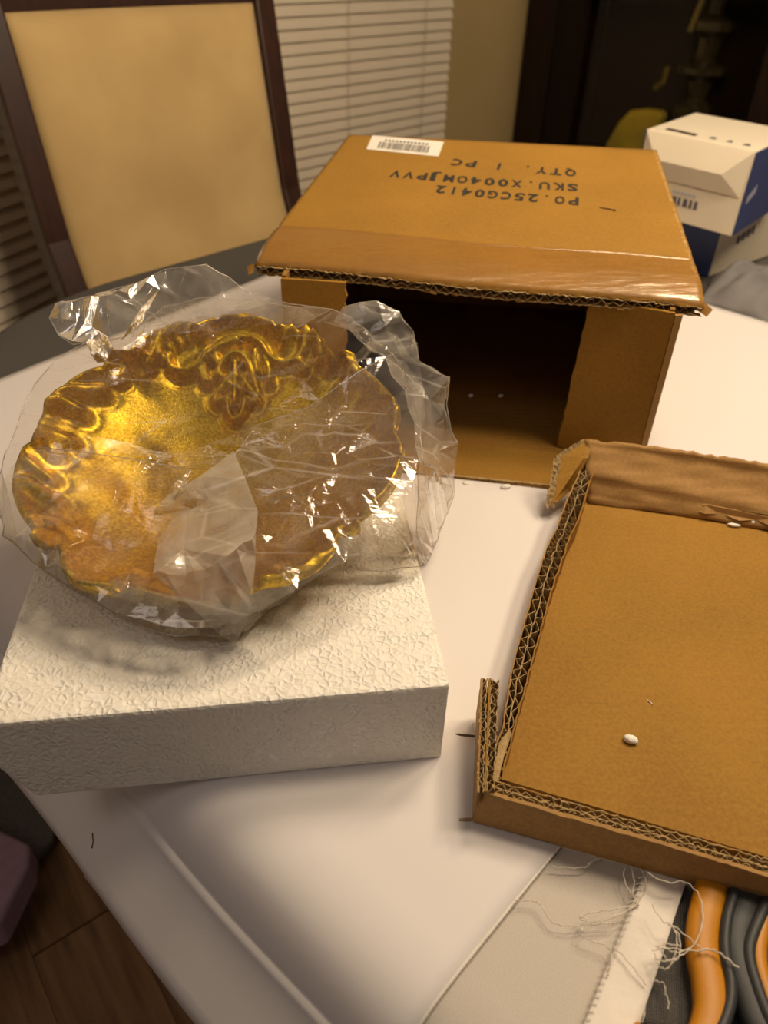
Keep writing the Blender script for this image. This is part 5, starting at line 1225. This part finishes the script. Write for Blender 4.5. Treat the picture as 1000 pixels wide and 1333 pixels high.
for k, (x, w) in enumerate(((0.36, .035), (0.41, .03), (0.455, .045), (0.52, .03), (0.56, .05))):
    z = 0.20; mb.prism([E(x, z, .0027), E(x+w, z, .0027), E(x+w*0.9, z+.10, .0027), E(x+.006, z+.10, .0027)], onrm*0.0003)
mb.done('end_print', MT['grey_ink'], up_c)
mb = MB()
for k in range(6): x = 0.40+k*0.038; mb.prism([E(x, .335, .0027), E(x+.026, .335, .0027), E(x+.026, .365, .0027), E(x, .365, .0027)], onrm*0.0003)
mb.done('end_print', MT['blue_ink'], up_c)
mb = MB()
def TP(x, y): return nb_+ex*x+ey*y+UP*(H_+0.0002)
for k, (x, w) in enumerate(((0.40, .06), (0.255, .05), (0.10, .06))):
    mb.prism([TP(x, .10), TP(x+w, .10), TP(x+w*0.9, .15), TP(x+w*.5, .17), TP(x+w*.1, .15)], UP*0.0003)
mb.done('top_print', MT['grey_ink'], up_c)
MB().prism([TP(0.575, .075), TP(0.87, .10), TP(0.87, .17), TP(0.575, .145)], UP*0.0003).done('top_print', MT['mahogany'], up_c)
mb = MB()
for k in range(5): y = .10+.035*k; mb.prism([nb_+ey*y+snrm*.0013+UP*(H_*(.36+.02*k)), nb_+ey*(y+.026)+snrm*.0013+UP*(H_*(.36+.02*k)), nb_+ey*(y+.026)+snrm*.0013+UP*(H_*(.46+.02*k)), nb_+ey*y+snrm*.0013+UP*(H_*(.46+.02*k))], snrm*.0003)
mb.done('side_print', MT['blue_ink'], up_c)
n2 = Vector((0.474, 1.14, T+0.001))
w2 = Vector((0.129, 0.105, 0)).normalized()*0.17; g2 = Vector((-w2.y, w2.x, 0)).normalized()*0.13
lo_c = carton('product_carton', n2, w2, g2, 0.083, 'white carton with blue end, beneath the gable-ended carton', MT['white_card'], MT['white_card'], 'white and blue cartons')
MB().prism([n2-w2.normalized()*.0004+UP*.001, n2+g2-w2.normalized()*.0004+UP*.001, n2+g2-w2.normalized()*.0004+UP*.081, n2-w2.normalized()*.0004+UP*.081], -w2.normalized()*.0008).done('end_panel', MT['blue_card'], lo_c)
mb = MB(); gn = -g2.normalized()
for k in range(4):
    q = n2+w2*(0.30+0.07*k)+gn*.0004+UP*(.040+.003*k); mb.prism([q, q+w2*.05, q+w2*.05+UP*.012, q+UP*.012], gn*.0003)
mb.done('side_print', MT['grey_ink'], lo_c)

# rumpled grey fabric lying in front of the lower carton
def grey_bag():
    v = []; f = []; nx_, ny_ = 34, 26; rnd = np.random.RandomState(3); ph = rnd.rand(8)*6
    p0, p1, p2, p3 = [Vector(p) for p in [(0.4273,1.0343,0.7510),(0.5031,0.9548,0.7510),(0.6554,1.1935,0.7510),(0.4731,1.1240,0.7510)]]
    for j in range(ny_+1):
        for i in range(nx_+1):
            s, t = i/nx_, j/ny_; p = lerp(lerp(p0, p1, s), lerp(p3, p2, s), t)
            e = min(1.0, 5*min(s, 1-s, t, 1-t)+0.0)
            h = (0.018+0.035*s*t+0.007*math.sin(7*s+5*t+ph[0])+0.005*math.sin(15*s-9*t+ph[1])+0.004*abs(math.sin(11*t+4*s+ph[2])))*e**0.6
            v.append(p+UP*max(h, 0.0004))
    n = nx_+1
    for j in range(ny_):
        for i in range(nx_): f.append((j*n+i, j*n+i+1, (j+1)*n+i+1, (j+1)*n+i))
    o = build('fabric_bag', v, f, MT['bag_grey'], smooth=True); s = o.modifiers.new('thickness', 'SOLIDIFY'); s.thickness = 0.0012; s.offset = -1
    return tag(o, 'rumpled grey fabric bag on the table beside the lower carton', 'bag')
grey_bag()

# ------------------------------------------------------------------ dark china cabinet and what stands in it
CAB = empty('china_cabinet', ab(-0.90, 2.50, 0), 'tall dark china cabinet with glass doors at the back right', 'cabinet')
cb0 = 2.27; ca0, ca1 = -1.535, -0.35
def cbox(a0, a1, b0, b1, z0, z1, name, m, par=CAB): return MB().box(ab((a0+a1)/2, (b0+b1)/2, (z0+z1)/2), AX*((a1-a0)/2), BX*((b1-b0)/2), UP*((z1-z0)/2)).done(name, m, par)
cbox(ca0, ca0+0.025, cb0+.022, cb0+0.44, 0.06, 2.1, 'side_panel', MT['mahogany_dark']); cbox(ca1-0.025, ca1, cb0+.022, cb0+0.44, 0.06, 2.1, 'side_panel', MT['mahogany_dark'])
cbox(ca0+.025, ca1-.025, cb0+0.42, cb0+0.44, 0.06, 2.1, 'back_panel', MT['mahogany_dark'])
cbox(ca0-0.0, ca1, cb0, cb0+0.44, 0.0, 0.06, 'plinth', MT['mahogany_dark']); cbox(ca0, ca1, cb0+.022, cb0+0.44, 2.1, 2.14, 'top_board', MT['mahogany_dark'])
for z in (0.57, 1.12, 1.55): cbox(ca0+.025, ca1-.025, cb0+.03, cb0+0.42, z-0.018, z, 'shelf', MT['mahogany_dark'])
mid = -0.72
for (a0, a1) in ((ca0, mid-.002), (mid+.002, ca1)):
    d = cbox(a0, a0+0.095, cb0, cb0+0.02, 0.07, 2.1, 'door', MT['mahogany_dark'])
    for (x0, x1, z0, z1) in ((a1-0.095, a1, 0.07, 2.1), (a0+.095, a1-.095, 0.07, 0.16), (a0+.095, a1-.095, 2.0, 2.1)): cbox(x0, x1, cb0, cb0+0.02, z0, z1, 'door_frame', MT['mahogany_dark'], d)
    cbox(a0+.095, a1-.095, cb0+.008, cb0+.012, 0.16, 2.0, 'pane', MT['glass'], d)
# things on the shelf
g = empty('fan_vase', ab(-1.19, 2.45, 0.571), 'amber gold fan-shaped vase behind the cabinet glass', 'vase')
mb = MB(); v = []; n = 22
outl = [(-0.035, 0.0), (-0.10, 0.03), (-0.105, 0.06), (-0.075, 0.13), (-0.045, 0.165), (0.0, 0.175), (0.055, 0.175), (0.062, 0.16), (0.05, 0.08), (0.03, 0.0)]
mb.prism([ab(-1.19+x, 2.43, 0.571+z) for x, z in outl], BX*0.05); bevel(mb.done('body', MT['gold_glass'], g), 0.012, 3)
MB().box(ab(-1.143, 2.428, 0.571+0.11), AX*0.007, BX*0.003, UP*0.055).done('ridge', MT['gold_glass'], g)
t_ = empty('crystal_candlestick', ab(-1.10, 2.58, 0.571), 'tall smoky crystal candlestick behind the cabinet glass', 'candlestick')
MB().lathe(ab(-1.10, 2.58, 0.571), [(0.06, 0), (0.06, .02), (.025, .05), (.03, .12), (.06, .15), (.06, .18), (.03, .20), (.045, .25), (.075, .27), (.075, .285), (.035, .30), (.04, .36), (.065, .38), (.065, .40), (.03, .42), (.03, .52)], 12).done('stem', MT['crystal'], t_)
MB().tube([ab(-1.18, 2.46, 0.80), ab(-1.155, 2.455, .82), ab(-1.15, 2.45, .86)], 0.008, 8).done('gold_scroll', MT['dim_gold'], t_)
MB().tube([ab(-1.11, 2.455, 0.95), ab(-1.10, 2.455, 1.0), ab(-1.085, 2.455, 1.07)], 0.008, 8).done('gold_scroll', MT['dim_gold'], t_)
pb = empty('porcelain_plate', ab(-0.86, 2.50, 0.571), 'grey porcelain plate leaning at the right inside the cabinet', 'plate')
MB().lathe(ab(-0.86, 2.50, 0.571), [(0.03, 0), (0.05, 0.012), (0.09, 0.03), (0.092, 0.034), (0.05, 0.018), (0.01, 0.014)], 24).done('dish', MT['porcelain'], pb)
